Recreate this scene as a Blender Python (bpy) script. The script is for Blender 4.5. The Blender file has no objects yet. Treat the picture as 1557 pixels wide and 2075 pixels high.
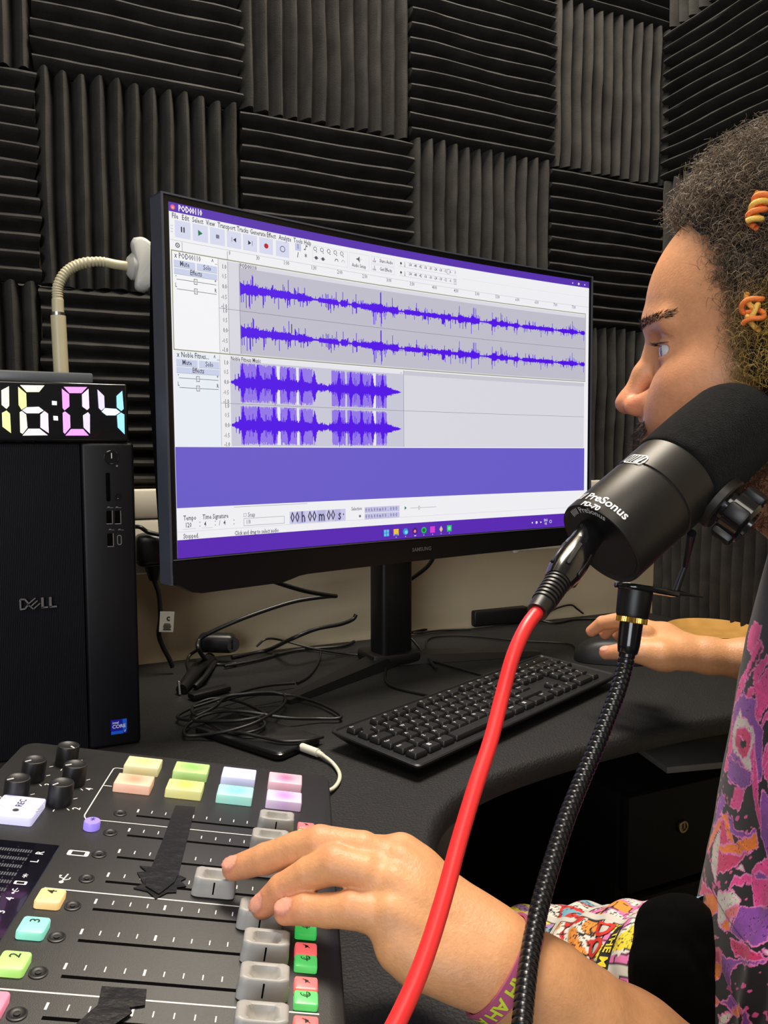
import bpy, bmesh, math, random
import numpy as np
from mathutils import Vector, Matrix
random.seed(7); RNG = np.random.default_rng(7)
SC = bpy.context.scene; COL = SC.collection
# ---------------------------------------------------------------- camera, world, lights, exposure
CAM = np.array([0., 0., 1.08]); F_PX = 1583.0; YAW = math.radians(24.71); PITCH = math.radians(4.46)
cd = bpy.data.cameras.new('camera'); cam = bpy.data.objects.new('camera', cd); COL.objects.link(cam)
cam.location = CAM; cam.rotation_euler = (math.pi/2 - PITCH, 0, -YAW)
cd.sensor_fit = 'VERTICAL'; cd.sensor_height = 24.0; cd.sensor_width = 24.0; cd.lens = 24.0*F_PX/2075.0
cd.clip_start = 0.01; cd.clip_end = 30
SC.camera = cam
wd = bpy.data.worlds.new('world'); SC.world = wd; wd.use_nodes = True
wd.node_tree.nodes['Background'].inputs[0].default_value = (1.0, .93, .84, 1)
wd.node_tree.nodes['Background'].inputs[1].default_value = 0.10
def area(name, loc, tgt, sx, sy, power, col):
    l = bpy.data.lights.new(name, 'AREA'); l.shape = 'RECTANGLE'; l.size = sx; l.size_y = sy; l.energy = power; l.color = col
    o = bpy.data.objects.new(name, l); COL.objects.link(o); o.location = loc
    o.rotation_euler = (Vector(tgt)-Vector(loc)).to_track_quat('-Z', 'Y').to_euler(); return o
area('ceiling_light_panel', (0.50, 0.90, 2.58), (0.50, 0.90, 0), 0.6, 0.6, 48, (1.0, .90, .77))
area('ceiling_light_panel', (-0.4, -0.6, 2.58), (-0.4, -0.6, 0), 0.9, 0.9, 16, (1.0, .91, .78))
area('fill_light', (-1.2, -1.2, 1.35), (.6, 1.25, .9), 1.1, 1.1, 27, (.92, .95, 1.0))  # unseen cool fill, added to brighten the wall below the monitor
SC.view_settings.view_transform = 'Standard'; SC.view_settings.look = 'None'
SC.view_settings.exposure = 0.0; SC.view_settings.gamma = 1.0; SC.view_settings.use_curve_mapping = False

# ---------------------------------------------------------------- helpers
fw = np.array([math.sin(YAW)*math.cos(PITCH), math.cos(YAW)*math.cos(PITCH), -math.sin(PITCH)])
rt = np.array([math.cos(YAW), -math.sin(YAW), 0.]); up = np.cross(rt, fw)
def ray(x, y): return fw + rt*((x-778.5)/F_PX) - up*((y-1037.5)/F_PX)
def at(x, y, n, d):                     # measured picture point -> point on the plane n.P = d
    q = ray(x, y); n = np.array(n, float); return CAM + q*((d-n@CAM)/(q@n))
def atz(x, y, z): return at(x, y, (0, 0, 1), z)
def aty(x, y, Y): return at(x, y, (0, 1, 0), Y)
def atd(x, y, d): return CAM + ray(x, y)*d
DESK = 0.74
WM = {}
def tag(o, label=None, cat=None, group=None, kind=None):
    if label: o['label'] = label
    if cat: o['category'] = cat
    if group: o['group'] = group
    if kind: o['kind'] = kind
    return o
def thing(name, label, cat, loc=(0, 0, 0), M=None, group=None):
    o = bpy.data.objects.new(name, None); COL.objects.link(o); o.empty_display_size = .03
    W = M.copy() if M is not None else Matrix.Translation(Vector([float(c) for c in loc]))
    o.matrix_world = W; WM[o] = W
    return tag(o, label, cat, group)
class MB:
    def __init__(s): s.v = []; s.f = []; s.c = []; s.n = 0; s.hc = False
    def add(s, vf, M=None, col=None):
        v, f = vf; v = np.asarray(v, float).reshape(-1, 3)
        if M is not None:
            M_ = np.array(M); v = v@M_[:3, :3].T + M_[:3, 3]
        s.v.append(v)
        k = s.n
        s.f.extend([tuple(i+k for i in q) for q in f])
        if col is not None: s.hc = True
        s.c.extend([col if col is not None else (1, 1, 1)]*len(f))
        s.n += len(v); return s
    def build(s, name, mat, parent=None, world=True, smooth=0.7, kind=None, label=None):
        V = np.vstack(s.v) if s.v else np.zeros((0, 3))
        W = WM.get(parent)
        if parent is not None and world:
            Mi = np.array(W.inverted()); V = V@Mi[:3, :3].T + Mi[:3, 3]
        me = bpy.data.meshes.new(name); me.from_pydata(V.tolist(), [], s.f)
        if mat: me.materials.append(mat)
        if s.hc:
            a = me.attributes.new('Col', 'FLOAT_COLOR', 'FACE')
            a.data.foreach_set('color', np.array([(c[0], c[1], c[2], 1) for c in s.c], dtype=np.float32).ravel())
        if smooth:
            me.polygons.foreach_set('use_smooth', [True]*len(me.polygons)); me.set_sharp_from_angle(angle=smooth)
        me.update()
        o = bpy.data.objects.new(name, me); COL.objects.link(o)
        if parent is not None:
            o.parent = parent; WM[o] = W.copy()
        else: WM[o] = Matrix.Identity(4)
        return tag(o, label, kind=kind)
def dup(o, parent, M=None, label=None):
    c = o.copy(); COL.objects.link(c); c.parent = parent
    if M is not None: c.matrix_local = M
    for ch in o.children:
        g = ch.copy(); COL.objects.link(g); g.parent = c
    if label: c['label'] = label
    return c
def T(x, y, z): return Matrix.Translation((float(x), float(y), float(z)))
def frame(o, x, y, z):                 # matrix from columns
    return Matrix(((x[0], y[0], z[0], o[0]), (x[1], y[1], z[1], o[1]), (x[2], y[2], z[2], o[2]), (0, 0, 0, 1)))
def axisM(o, z, hint=(0, 0, 1)):
    z = np.array(z, float); z /= np.linalg.norm(z); h = np.array(hint, float)
    x = np.cross(h, z); x /= np.linalg.norm(x); return frame(o, x, np.cross(z, x), z)
_rb = {}
def rbox(sx, sy, sz, r=.002, seg=2, c=(0, 0, 0)):
    key = (round(sx, 5), round(sy, 5), round(sz, 5), r, seg)
    if key not in _rb:
        bm = bmesh.new(); bmesh.ops.create_cube(bm, size=1)
        for v in bm.verts: v.co.x *= sx; v.co.y *= sy; v.co.z *= sz
        if r > 0: bmesh.ops.bevel(bm, geom=bm.edges[:], offset=r, segments=seg, affect='EDGES', profile=.5)
        bm.verts.index_update()
        _rb[key] = (np.array([v.co[:] for v in bm.verts]), [tuple(v.index for v in f.verts) for f in bm.faces]); bm.free()
    v, f = _rb[key]; return v+np.array(c), f
def lathe(prof, n=32, close=True):
    v = []; f = []
    for r, z in prof:
        for i in range(n):
            a = 2*math.pi*i/n; v.append((r*math.cos(a), r*math.sin(a), z))
    for j in range(len(prof)-1):
        for i in range(n):
            k = (i+1) % n; f.append((j*n+i, j*n+k, (j+1)*n+k, (j+1)*n+i))
    if close: f.append(tuple(range(n-1, -1, -1))); f.append(tuple((len(prof)-1)*n+i for i in range(n)))
    return np.array(v), f
def cat(pts, n=8):                     # Catmull-Rom
    P = [np.array(p, float) for p in pts]; P = [2*P[0]-P[1]]+P+[2*P[-1]-P[-2]]; out = []
    for i in range(1, len(P)-2):
        for k in range(n):
            t = k/n
            out.append(.5*((2*P[i])+(-P[i-1]+P[i+1])*t+(2*P[i-1]-5*P[i]+4*P[i+1]-P[i+2])*t*t+(-P[i-1]+3*P[i]-3*P[i+1]+P[i+2])*t**3))
    out.append(P[-2]); return np.array(out)
def tube(pts, r, n=10, caps=True):
    P = np.array(pts, float); m = len(P); R = np.full(m, r) if np.isscalar(r) else np.array(r, float)
    Tn = np.gradient(P, axis=0); Tn /= np.linalg.norm(Tn, axis=1)[:, None]+1e-12
    x = np.cross(Tn[0], (0, 0, 1.)); 
    if np.linalg.norm(x) < 1e-3: x = np.cross(Tn[0], (0, 1., 0))
    v = []; a = np.arange(n)*2*math.pi/n
    for i in range(m):
        x = x-Tn[i]*(x@Tn[i]); x /= np.linalg.norm(x); y = np.cross(Tn[i], x)
        v.append(P[i]+R[i]*(np.cos(a)[:, None]*x+np.sin(a)[:, None]*y))
    v = np.vstack(v); f = []
    for i in range(m-1):
        for k in range(n):
            q = (k+1) % n; f.append((i*n+k, i*n+q, (i+1)*n+q, (i+1)*n+k))
    if caps: f.append(tuple(range(n-1, -1, -1))); f.append(tuple((m-1)*n+k for k in range(n)))
    return v, f
def prism(poly, z0, z1):
    n = len(poly); v = [(x, y, z0) for x, y in poly]+[(x, y, z1) for x, y in poly]
    f = [tuple(range(n-1, -1, -1)), tuple(range(n, 2*n))]+[(i, (i+1) % n, n+(i+1) % n, n+i) for i in range(n)]
    return np.array(v), f
def rrect(x0, y0, x1, y1, r, n=5):
    out = []
    for cx, cy, a0 in ((x1-r, y1-r, 0), (x0+r, y1-r, 90), (x0+r, y0+r, 180), (x1-r, y0+r, 270)):
        for k in range(n+1):
            a = math.radians(a0+90*k/n); out.append((cx+r*math.cos(a), cy+r*math.sin(a)))
    return out
_tx = {}
def text2d(s, size=1.0, align='CENTER', res=2, bold=0.0):
    key = (s, align, res, bold)
    if key not in _tx:
        cu = bpy.data.curves.new('t', 'FONT'); cu.body = s; cu.size = 1.0; cu.align_x = align; cu.align_y = 'CENTER'; cu.resolution_u = res; cu.offset = bold
        o = bpy.data.objects.new('t', cu); COL.objects.link(o)
        dg = bpy.context.evaluated_depsgraph_get(); me = bpy.data.meshes.new_from_object(o.evaluated_get(dg))
        _tx[key] = (np.array([v.co[:2] for v in me.vertices]).reshape(-1, 2), [tuple(p.vertices) for p in me.polygons])
        bpy.data.objects.remove(o); bpy.data.curves.remove(cu); bpy.data.meshes.remove(me)
    v, f = _tx[key]; return v*size, f

# ---------------------------------------------------------------- materials
def mat(name, col=(.5, .5, .5), rough=.5, metal=0., spec=.5, noise=None, bump=None, emit=None, estr=1., attr=False, coat=0., sss=0., trans=0., alpha=1., sheen=0., speck=None):
    m = bpy.data.materials.new(name); m.use_nodes = True; nt = m.node_tree; N = nt.nodes; L = nt.links
    b = N['Principled BSDF']; b.inputs['Base Color'].default_value = (*col, 1); b.inputs['Roughness'].default_value = rough
    b.inputs['Metallic'].default_value = metal; b.inputs['Specular IOR Level'].default_value = spec
    b.inputs['Coat Weight'].default_value = coat; b.inputs['Transmission Weight'].default_value = trans; b.inputs['Alpha'].default_value = alpha
    if sheen: b.inputs['Sheen Weight'].default_value = sheen
    if sss:
        b.inputs['Subsurface Weight'].default_value = sss; b.inputs['Subsurface Scale'].default_value = .006
        b.inputs['Subsurface Radius'].default_value = (1., .35, .2)
    tc = N.new('ShaderNodeTexCoord'); csock = None
    if attr:
        a = N.new('ShaderNodeAttribute'); a.attribute_name = 'Col'; csock = a.outputs['Color']; L.new(csock, b.inputs['Base Color'])
    if noise:
        n = N.new('ShaderNodeTexNoise'); n.inputs['Scale'].default_value = noise[0]; n.inputs['Detail'].default_value = 6
        L.new(tc.outputs['Object'], n.inputs['Vector'])
        r = N.new('ShaderNodeMapRange'); r.inputs[1].default_value = .3; r.inputs[2].default_value = .7; r.inputs[3].default_value = 1-noise[1]; r.inputs[4].default_value = 1+noise[1]
        L.new(n.outputs['Fac'], r.inputs[0])
        mx = N.new('ShaderNodeMix'); mx.data_type = 'RGBA'; mx.blend_type = 'MULTIPLY'; mx.inputs[0].default_value = 1
        if csock: L.new(csock, mx.inputs[6])
        else: mx.inputs[6].default_value = (*col, 1)
        L.new(r.outputs[0], mx.inputs[7]); csock = mx.outputs[2]; L.new(csock, b.inputs['Base Color'])
    if speck:                            # sparse light dust: (scale, threshold, colour)
        n = N.new('ShaderNodeTexNoise'); n.inputs['Scale'].default_value = speck[0]; n.inputs['Detail'].default_value = 3
        L.new(tc.outputs['Object'], n.inputs['Vector'])
        r = N.new('ShaderNodeMapRange'); r.inputs[1].default_value = speck[1]; r.inputs[2].default_value = speck[1]+.03; L.new(n.outputs['Fac'], r.inputs[0])
        mx = N.new('ShaderNodeMix'); mx.data_type = 'RGBA'
        if csock: L.new(csock, mx.inputs[6])
        else: mx.inputs[6].default_value = (*col, 1)
        mx.inputs[7].default_value = (*speck[2], 1); L.new(r.outputs[0], mx.inputs[0]); L.new(mx.outputs[2], b.inputs['Base Color'])
    if bump:
        n = N.new('ShaderNodeTexNoise'); n.inputs['Scale'].default_value = bump[0]; n.inputs['Detail'].default_value = 4
        L.new(tc.outputs['Object'], n.inputs['Vector'])
        bp = N.new('ShaderNodeBump'); bp.inputs['Strength'].default_value = bump[1]; bp.inputs['Distance'].default_value = bump[2] if len(bump) > 2 else .002
        L.new(n.outputs['Fac'], bp.inputs['Height']); L.new(bp.outputs[0], b.inputs['Normal'])
    if emit is not None:
        if emit == 'attr': L.new(csock, b.inputs['Emission Color']); b.inputs['Base Color'].default_value = (.01, .01, .01, 1); [L.remove(l) for l in list(b.inputs['Base Color'].links)]
        else: b.inputs['Emission Color'].default_value = (*emit, 1)
        b.inputs['Emission Strength'].default_value = estr
    return m
def srgb(r, g, b):
    return tuple(((c/255+.055)/1.055)**2.4 if c/255 > .04045 else c/255/12.92 for c in (r, g, b))
M_BLACK = mat('black_plastic', (.005, .005, .0055), .42, noise=(40, .15), bump=(900, .08, .0004))
M_GLOSS = mat('black_gloss', (.006, .006, .007), .16, coat=.3, noise=(60, .1))
M_CABLE = mat('black_rubber', (.007, .007, .007), .42, noise=(80, .2))
M_WHITE = mat('white_ink', (.75, .75, .74), .5, noise=(200, .08))
M_METAL = mat('steel', (.55, .55, .56), .3, 1.0, noise=(90, .1))
# ---------------------------------------------------------------- room
M_FOAM = mat('acoustic_foam', (.034, .0325, .030), .95, spec=.1, noise=(25, .25), bump=(700, .5, .0012), speck=(260, .79, (.22, .21, .19)))
M_WALL = mat('cream_wall_paint', (.74, .61, .40), .7, noise=(6, .05), bump=(300, .1, .0008))
M_CARPET = mat('dark_carpet', (.012, .012, .013), .95, noise=(150, .4), bump=(500, .8, .003))
M_TRUNK = mat('cream_trunking_plastic', (.66, .62, .52), .35, noise=(10, .04))
def struct(name, mb, m):
    return tag(mb.build(name, m, smooth=.6), kind='structure')
XW0, XW1, YW0, YW1, ZC = -1.6, 1.232, -1.6, 1.287, 2.62
wb = struct('wall_back', MB().add(rbox(XW1-XW0, .1, ZC, 0, 1, ((XW0+XW1)/2, YW1+.05, ZC/2))), M_WALL)
wr = struct('wall_right', MB().add(rbox(.1, YW1-YW0, ZC, 0, 1, (XW1+.05, (YW0+YW1)/2, ZC/2))), M_WALL)
struct('floor', MB().add(rbox(XW1-XW0+.2, YW1-YW0+.2, .05, 0, 1, ((XW0+XW1)/2, (YW0+YW1)/2, -.025))), M_CARPET)
M_CEIL = mat('ceiling_tile', (.5, .48, .44), .9, noise=(40, .1))
struct('ceiling', MB().add(rbox(XW1-XW0+.2, YW1-YW0+.2, .05, 0, 1, ((XW0+XW1)/2, (YW0+YW1)/2, ZC+.025))), M_CEIL)
# acoustic foam panels: 12 wedges each, one object per panel
def foam_panel(seed, vert, S=.2985, L=14):
    rg = np.random.default_rng(seed); prof = []
    nw = 12; w = S/nw
    for i in range(nw):
        for t, h in ((.0, .0), (.10, .005), (.25, .0190), (.37, .0275), (.5, .030), (.63, .0275), (.75, .0190), (.90, .005)):
            prof.append((-S/2+w*(i+t), .008+h))
    prof.append((S/2, .008)); prof = np.array(prof); n = len(prof)
    a1, a2 = rg.uniform(-.0016, .0016, 2); ph = rg.uniform(0, 6)
    rows = []
    for j in range(L+1):
        l = -S/2+S*j/L
        q = prof.copy(); q[:, 0] += a1*.6*math.sin(l*18+ph)+.0006*np.sin(q[:, 0]*40+l*25+ph)+rg.normal(0, .00022, n)
        q[:, 1] += .0013*np.sin(l*30+q[:, 0]*22+ph)+rg.normal(0, .0003, n)*(q[:, 1] > .01)
        if j in (0, L): q[:, 1] = .008+(q[:, 1]-.008)*.93
        lo = l+(.0022*np.sin(q[:, 0]*60+ph)+.003*(q[:, 1]-.008)/.028*(-1 if j == 0 else 1) if j in (0, L) else 0)
        rows.append(np.stack([q[:, 0], np.broadcast_to(lo, (n,)), q[:, 1]], 1))
    V = np.vstack(rows); f = []
    for j in range(L):
        for i in range(n-1): f.append((j*n+i, j*n+i+1, (j+1)*n+i+1, (j+1)*n+i))
    k = len(V); B = []
    for j in (0, L):                    # end walls down to the wall plane
        b = V[j*n:(j+1)*n].copy(); b[:, 2] = 0; b[:, 1] = -S/2 if j == 0 else S/2; B.append(b)
    V = np.vstack([V]+B)
    for s, j in ((0, 0), (1, L)):
        for i in range(n-1):
            q = (j*n+i, k+s*n+i, k+s*n+i+1, j*n+i+1); f.append(q if s == 0 else q[::-1])
    for i in (0, n-1):
        for j in range(L):
            pass
    side = []
    for s, i in ((0, 0), (1, n-1)):
        for j in range(L+1): side.append((V[j*n+i][0], V[j*n+i][1], 0))
    k2 = len(V); V = np.vstack([V, side])
    for s, i in ((0, 0), (1, n-1)):
        for j in range(L):
            q = (j*n+i, (j+1)*n+i, k2+s*(L+1)+j+1, k2+s*(L+1)+j); f.append(q if s else q[::-1])
    if not vert: V = V[:, [1, 0, 2]]*np.array([1, 1, 1]); f = [q[::-1] for q in f]
    return V, f
Z1 = 1.6235; X0 = .0305; sd = 0
rowz = {-2: Z1+.6, -1: Z1+.3, 0: Z1, 1: Z1-.3, 2: Z1-.6, 3: Z1-.9}
for c in range(-3, 4):
    for r in range(-2, 2):               # r: panel spans rowz[r+1]..rowz[r]  (row A = -1, B = 0, C = 1)
        vert = ((c+r) % 2 == 0)
        V, f = foam_panel(sd, vert); sd += 1
        cx = X0+.3*c+.15; cz = rowz[r]-.15
        if c == 3: V = V*np.array([.985, 1, 1]); cx -= .004
        M = frame((cx, YW1, cz), (1, 0, 0), (0, 0, 1), (0, -1, 0))
        mb = MB().add((V, f), M); mb.build('foam_panel', M_FOAM, wb)
for c in range(0, 4):
    for r in range(-2, 3):
        vert = {-2: c % 2 == 0, -1: c % 2 == 1, 0: c % 2 == 0, 1: True, 2: True}[r]
        V, f = foam_panel(sd, vert); sd += 1
        cy = 1.253-.3*c-.15; cz = rowz[r]-.15
        M = frame((XW1, cy, cz), (0, -1, 0), (0, 0, 1), (-1, 0, 0))
        MB().add((V, f), M).build('foam_panel', M_FOAM, wr)
# dado trunking under the foam
tk = thing('cable_trunking', 'cream plastic cable trunking running along the wall below the foam', 'trunking', (.3, 1.26, .95))
for x0, x1 in ((-1.6, .842), (.848, 1.19)):
    MB().add(rbox(x1-x0, .05, .045, .004, 2, ((x0+x1)/2, 1.2605, .9990))).build('upper_lid', M_TRUNK, tk)
    MB().add(rbox(x1-x0, .05, .086, .004, 2, ((x0+x1)/2, 1.2605, .932))).build('lower_lid', M_TRUNK, tk)
MB().add(rbox(.012, .052, .138, .002, 2, (.845, 1.2595, .955))).build('joint_cover', M_TRUNK, tk)
# ---------------------------------------------------------------- desk
M_DESK = mat('black_textured_laminate', (.0070, .0070, .0068), .62, spec=.4, noise=(12, .2), bump=(420, .9, .0012), speck=(500, .80, (.09, .09, .085)))
M_DARK = mat('dark_laminate', (.0035, .0035, .0035), .7, spec=.2, noise=(20, .1))
dk = thing('corner_desk', 'black textured corner desk with a curved front edge, carrying the screen and keyboard', 'desk', (.6, 1.0, 0))
edge = cat([(1.192, .69), (1.05, .70), (.883, .706), (.753, .712), (.619, .705), (.511, .691), (.437, .674), (.38, .648), (.337, .610), (.307, .56), (.292, .48), (.287, .3), (.287, -.1), (.287, -.5)], 5)
outer = [(-1.0, -.5), (-1.0, 1.285), (1.192, 1.285)]
poly = [(p[0], p[1]) for p in edge]+outer
def desk_top():
    P = np.array(poly); n = len(P); ctr = P.mean(0)
    nxt = np.roll(P, -1, 0); prv = np.roll(P, 1, 0); tn = nxt-prv; tn /= np.linalg.norm(tn, axis=1)[:, None]
    nr = np.stack([tn[:, 1], -tn[:, 0]], 1)       # outward guess (poly runs clockwise)
    area_ = .5*np.sum(P[:, 0]*nxt[:, 1]-nxt[:, 0]*P[:, 1])
    if area_ < 0: nr = -nr
    rings = []
    for ins, z in ((.011, 0), (.006, -.0012), (.002, -.005), (0, -.011), (0, -.020), (.003, -.026), (.010, -.028)):
        q = P-nr*ins; rings.append(np.c_[q, np.full(n, DESK+z)])
    V = np.vstack(rings); f = [tuple(range(n))] if area_ > 0 else [tuple(range(n-1, -1, -1))]
    for j in range(len(rings)-1):
        for i in range(n):
            k = (i+1) % n; q = (j*n+i, (j+1)*n+i, (j+1)*n+k, j*n+k); f.append(q if area_ > 0 else q[::-1])
    b = tuple((len(rings)-1)*n+i for i in range(n)); f.append(b[::-1] if area_ > 0 else b)
    return V, f
MB().add(desk_top()).build('desktop', M_DESK, dk)
M_GREY = mat('grey_panel', (.16, .155, .15), .5, noise=(20, .1))
MB().add(rbox(.026, .5, .70, .003, 2, (.44, 1.03, .352))).build('leg_panel', M_GREY, dk)
MB().add(rbox(.6, .026, .70, .003, 2, (-.2, -.42, .352))).build('leg_panel', M_GREY, dk)
MB().add(rbox(.9, .018, .42, .003, 2, (0, 1.2, .49))).build('modesty_panel', M_DARK, dk)
ped = thing('drawer_pedestal', 'black drawer pedestal with a round brass lock, under the desk', 'drawers', (.95, 1.0, 0))
MB().add(rbox(.44, .42, .60, .004, 2, (.955, 1.03, .305))).build('body', M_DARK, ped)
for z in (.535, .385, .17):
    d = MB().add(rbox(.43, .018, .14 if z > .2 else .26, .003, 2, (.955, .812, z))).build('drawer', M_DARK, ped)
M_BRASS = mat('brass', (.62, .42, .12), .3, 1., noise=(60, .15))
lk = at(1385, 1675, (0, 1, 0), .80)
lb = MB().add(lathe([(.0095, 0), (.0095, .003), (.0085, .0045), (.006, .0045), (.006, .003), (0.0001, .003)], 28), frame((lk[0], .803, lk[2]), (1, 0, 0), (0, 0, 1), (0, -1, 0))).build('lock', mat('aged_brass', (.20, .16, .08), .35, 1., noise=(300, .3)), ped)
MB().add(rbox(.0014, .001, .008, 0, 1, (lk[0], .7995, lk[2]))).build('keyhole', M_BLACK, lb)
sh = thing('shelf_board', 'pale grey board edge under the right end of the desk', 'shelf', (1.0, .85, .66))
a_ = aty(1385, 1533, .80); b_ = aty(1480, 1562, .76)
MB().add(rbox(.22, .10, .010, .002, 2), frame(((a_+b_)/2+np.array([.06, .04, -.006])), (.97, -.22, 0), (.22, .97, 0), (0, 0, 1))).build('board', M_GREY, sh)
# ---------------------------------------------------------------- podcast mixer
mO = np.array([.2393, .6423, .788]); mA = np.array([-.9334, .3223, .1575]); mB_ = np.array([-.3262, -.9453, .0010])
mA /= np.linalg.norm(mA); mB_ -= mA*(mA@mB_); mB_ /= np.linalg.norm(mB_); mN = np.cross(mA, mB_)
MM = frame(mO, mA, mB_, mN)
mx = thing('podcast_mixer', 'black podcast mixer with glowing coloured pads and grey faders, on the desk', 'mixer', M=MM)
M_MIX = mat('mixer_black', (.015, .015, .0155), .5, noise=(14, .3), bump=(1500, .25, .0004), speck=(230, .755, (.13, .13, .125)))
M_MIXSIDE = mat('mixer_rim', (.03, .03, .045), .4, noise=(20, .2))
def rings(outl, specs):                 # outl: polygon fn(inset) ; specs: (inset, z)
    V = []; f = []; n = None
    for ins, z in specs:
        p = outl(ins); n = len(p); V += [(x, y, z) for x, y in p]
    for j in range(len(specs)-1):
        for i in range(n):
            k = (i+1) % n; f.append((j*n+i, j*n+k, (j+1)*n+k, (j+1)*n+i))
    f.append(tuple(range(n-1, -1, -1))); f.append(tuple((len(specs)-1)*n+i for i in range(n)))
    return np.array(V, float), f
DA, DB = .262, .352
V, f = rings(lambda i: rrect(i-.002, i-.002, DA+.002-i, DB+.002-i, .012-i*.5), [(0, -.006), (0, -.003), (.0006, -.001), (.002, 0)])
MB().add((V, f)).build('top_panel', M_MIX, mx, world=False)
# base: drops from the tilted top to the desk
pt = rrect(-.001, -.001, DA+.001, DB+.001, .012); W3 = np.array(MM)
tp = np.array([(x, y, -.006) for x, y in pt])@W3[:3, :3].T+W3[:3, 3]
c_ = tp.mean(0); rr = []
for k, (ins, t) in enumerate(((0, 0), (0, .25), (.02, .85), (.035, 1.0))):
    q = c_+(tp-c_)*(1-ins); q[:, 2] = tp[:, 2]*(1-t)+(DESK+.0015)*t; rr.append(q)
V = np.vstack(rr); n = len(tp); f = [tuple(range(n)), tuple(3*n+i for i in range(n))[::-1]]
for j in range(3):
    for i in range(n): k = (i+1) % n; f.append(((j+1)*n+i, (j+1)*n+k, j*n+k, j*n+i))
MB().add((V, f)).build('base', M_MIXSIDE, mx, smooth=.5)
def loc(x, y, z=0): return T(x, y, z)
def glow(name, rgb, s=.6):
    c = srgb(*rgb); return mat(name, tuple(.6*k+.1 for k in c), .35, emit=c, estr=s, noise=(60, .06))
def pad(a, b, w, h, hz, m, r, nm='pad', lbl=None, bev=.0012):
    V, f = rings(lambda i: rrect(a-w/2+i, b-h/2+i, a+w/2-i, b+h/2-i, max(r-i, .0003), 4), [(0, 0), (0, hz-bev), (bev*.35, hz-bev*.35), (bev*1.2, hz)])
    return MB().add((V, f)).build(nm, m, mx, world=False, smooth=.5, label=lbl)
# eight sound pads: soft glow strongest in the middle of each cap
PADS = [(.1575, .0315, (222, 214, 160), (246, 214, 130), 'cream glowing pad'), (.1575, .0665, (238, 188, 160), (250, 140, 110), 'salmon glowing pad'), (.1175, .0315, (178, 214, 130), (130, 200, 90), 'green glowing pad'), (.1175, .0665, (218, 214, 140), (235, 205, 80), 'yellow glowing pad'),
        (.0775, .0315, (206, 206, 240), (190, 190, 255), 'pale blue glowing pad'), (.0775, .0665, (160, 220, 205), (110, 225, 235), 'aqua glowing pad'), (.038, .0315, (224, 178, 190), (255, 90, 150), 'pink glowing pad'), (.038, .0665, (214, 190, 222), (205, 120, 255), 'lilac glowing pad')]
def padmat(i, c1, c2, ctr):
    m = mat('pad_glow', (.5, .5, .5), .35); N = m.node_tree.nodes; L = m.node_tree.links; b = N['Principled BSDF']
    tc = N.new('ShaderNodeTexCoord'); mp = N.new('ShaderNodeVectorMath'); mp.operation = 'SUBTRACT'; mp.inputs[1].default_value = (ctr[0], ctr[1], .004)
    L.new(tc.outputs['Object'], mp.inputs[0]); ln = N.new('ShaderNodeVectorMath'); ln.operation = 'LENGTH'; L.new(mp.outputs[0], ln.inputs[0])
    r = N.new('ShaderNodeMapRange'); r.inputs[1].default_value = 0; r.inputs[2].default_value = .013; r.interpolation_type = 'SMOOTHSTEP'; L.new(ln.outputs['Value'], r.inputs[0])
    mxn = N.new('ShaderNodeMix'); mxn.data_type = 'RGBA'; mxn.inputs[6].default_value = (*srgb(*c2), 1); mxn.inputs[7].default_value = (*srgb(*c1), 1); L.new(r.outputs[0], mxn.inputs[0])
    L.new(mxn.outputs[2], b.inputs['Base Color']); L.new(mxn.outputs[2], b.inputs['Emission Color']); b.inputs['Emission Strength'].default_value = .30
    return m
for i, (a, b, c1, c2, lb_) in enumerate(PADS):
    pad(a, b, .0285, .0205 if b < .05 else .0195, .0075, padmat(i, c1, c2, (a, b)), .0012, 'pad', lb_)
def swirl(a, b, z, s, m, par):
    mb = MB()
    for q in range(3):
        P = [(a+s*(.5+.12*q)*math.cos(t)*1.1, b+s*(.32+.08*q)*math.sin(t), z) for t in np.linspace(.3+q, 3.9+q*1.4, 16)]
        mb.add(tube(P, .00035, 5))
    return mb.build('smear', m, par, world=False)
M_GEL = mat('smeared_gel', (.75, .78, .8), .15, trans=.3)
swirl(.1165, .0315, .0073, .012, mat('green_gel', (.35, .6, .25), .15), mx); swirl(.083, .066, .0073, .009, mat('aqua_gel', (.4, .75, .7), .15), mx)
# record button
pad(.2255, .1275, .0300, .0310, .0065, glow('rec_glow', (212, 210, 250), .62), .002, 'record_button', 'large white glowing record button')
swirl(.2255, .127, .0064, .022, M_GEL, mx)
def decal(name, m, items, par=mx, z=.0001, label=None):   # items: (text, a, b, size, rot) ; reading direction +b -> user's view
    mb = MB()
    for it in items:
        s, a, b, size, rot = it[:5]; zz = it[5] if len(it) > 5 else z; bold = it[6] if len(it) > 6 else .01
        v, f = text2d(s, size, bold=bold); c, sn = math.cos(rot), math.sin(rot)
        # text x axis runs towards -b (away from the camera side), text y axis runs towards +a
        X = v[:, 0]*c-v[:, 1]*sn; Y = v[:, 0]*sn+v[:, 1]*c
        mb.add((np.c_[a+Y, b-X, np.full(len(v), zz)], f))
    return mb.build(name, m, par, world=False, smooth=0, label=label)
M_INK = mat('black_ink', (.01, .01, .01), .5)
decal('record_print', M_INK, [('REC', .2245, .1235, .0065, 0, .0067)])
mb = MB().add(prism([(.2245+.0021*math.cos(t), .1345+.0021*math.sin(t)) for t in np.linspace(0, 2*math.pi, 20, endpoint=False)], .0066, .0067)); mb.build('record_dot', M_INK, mx, world=False)
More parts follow.
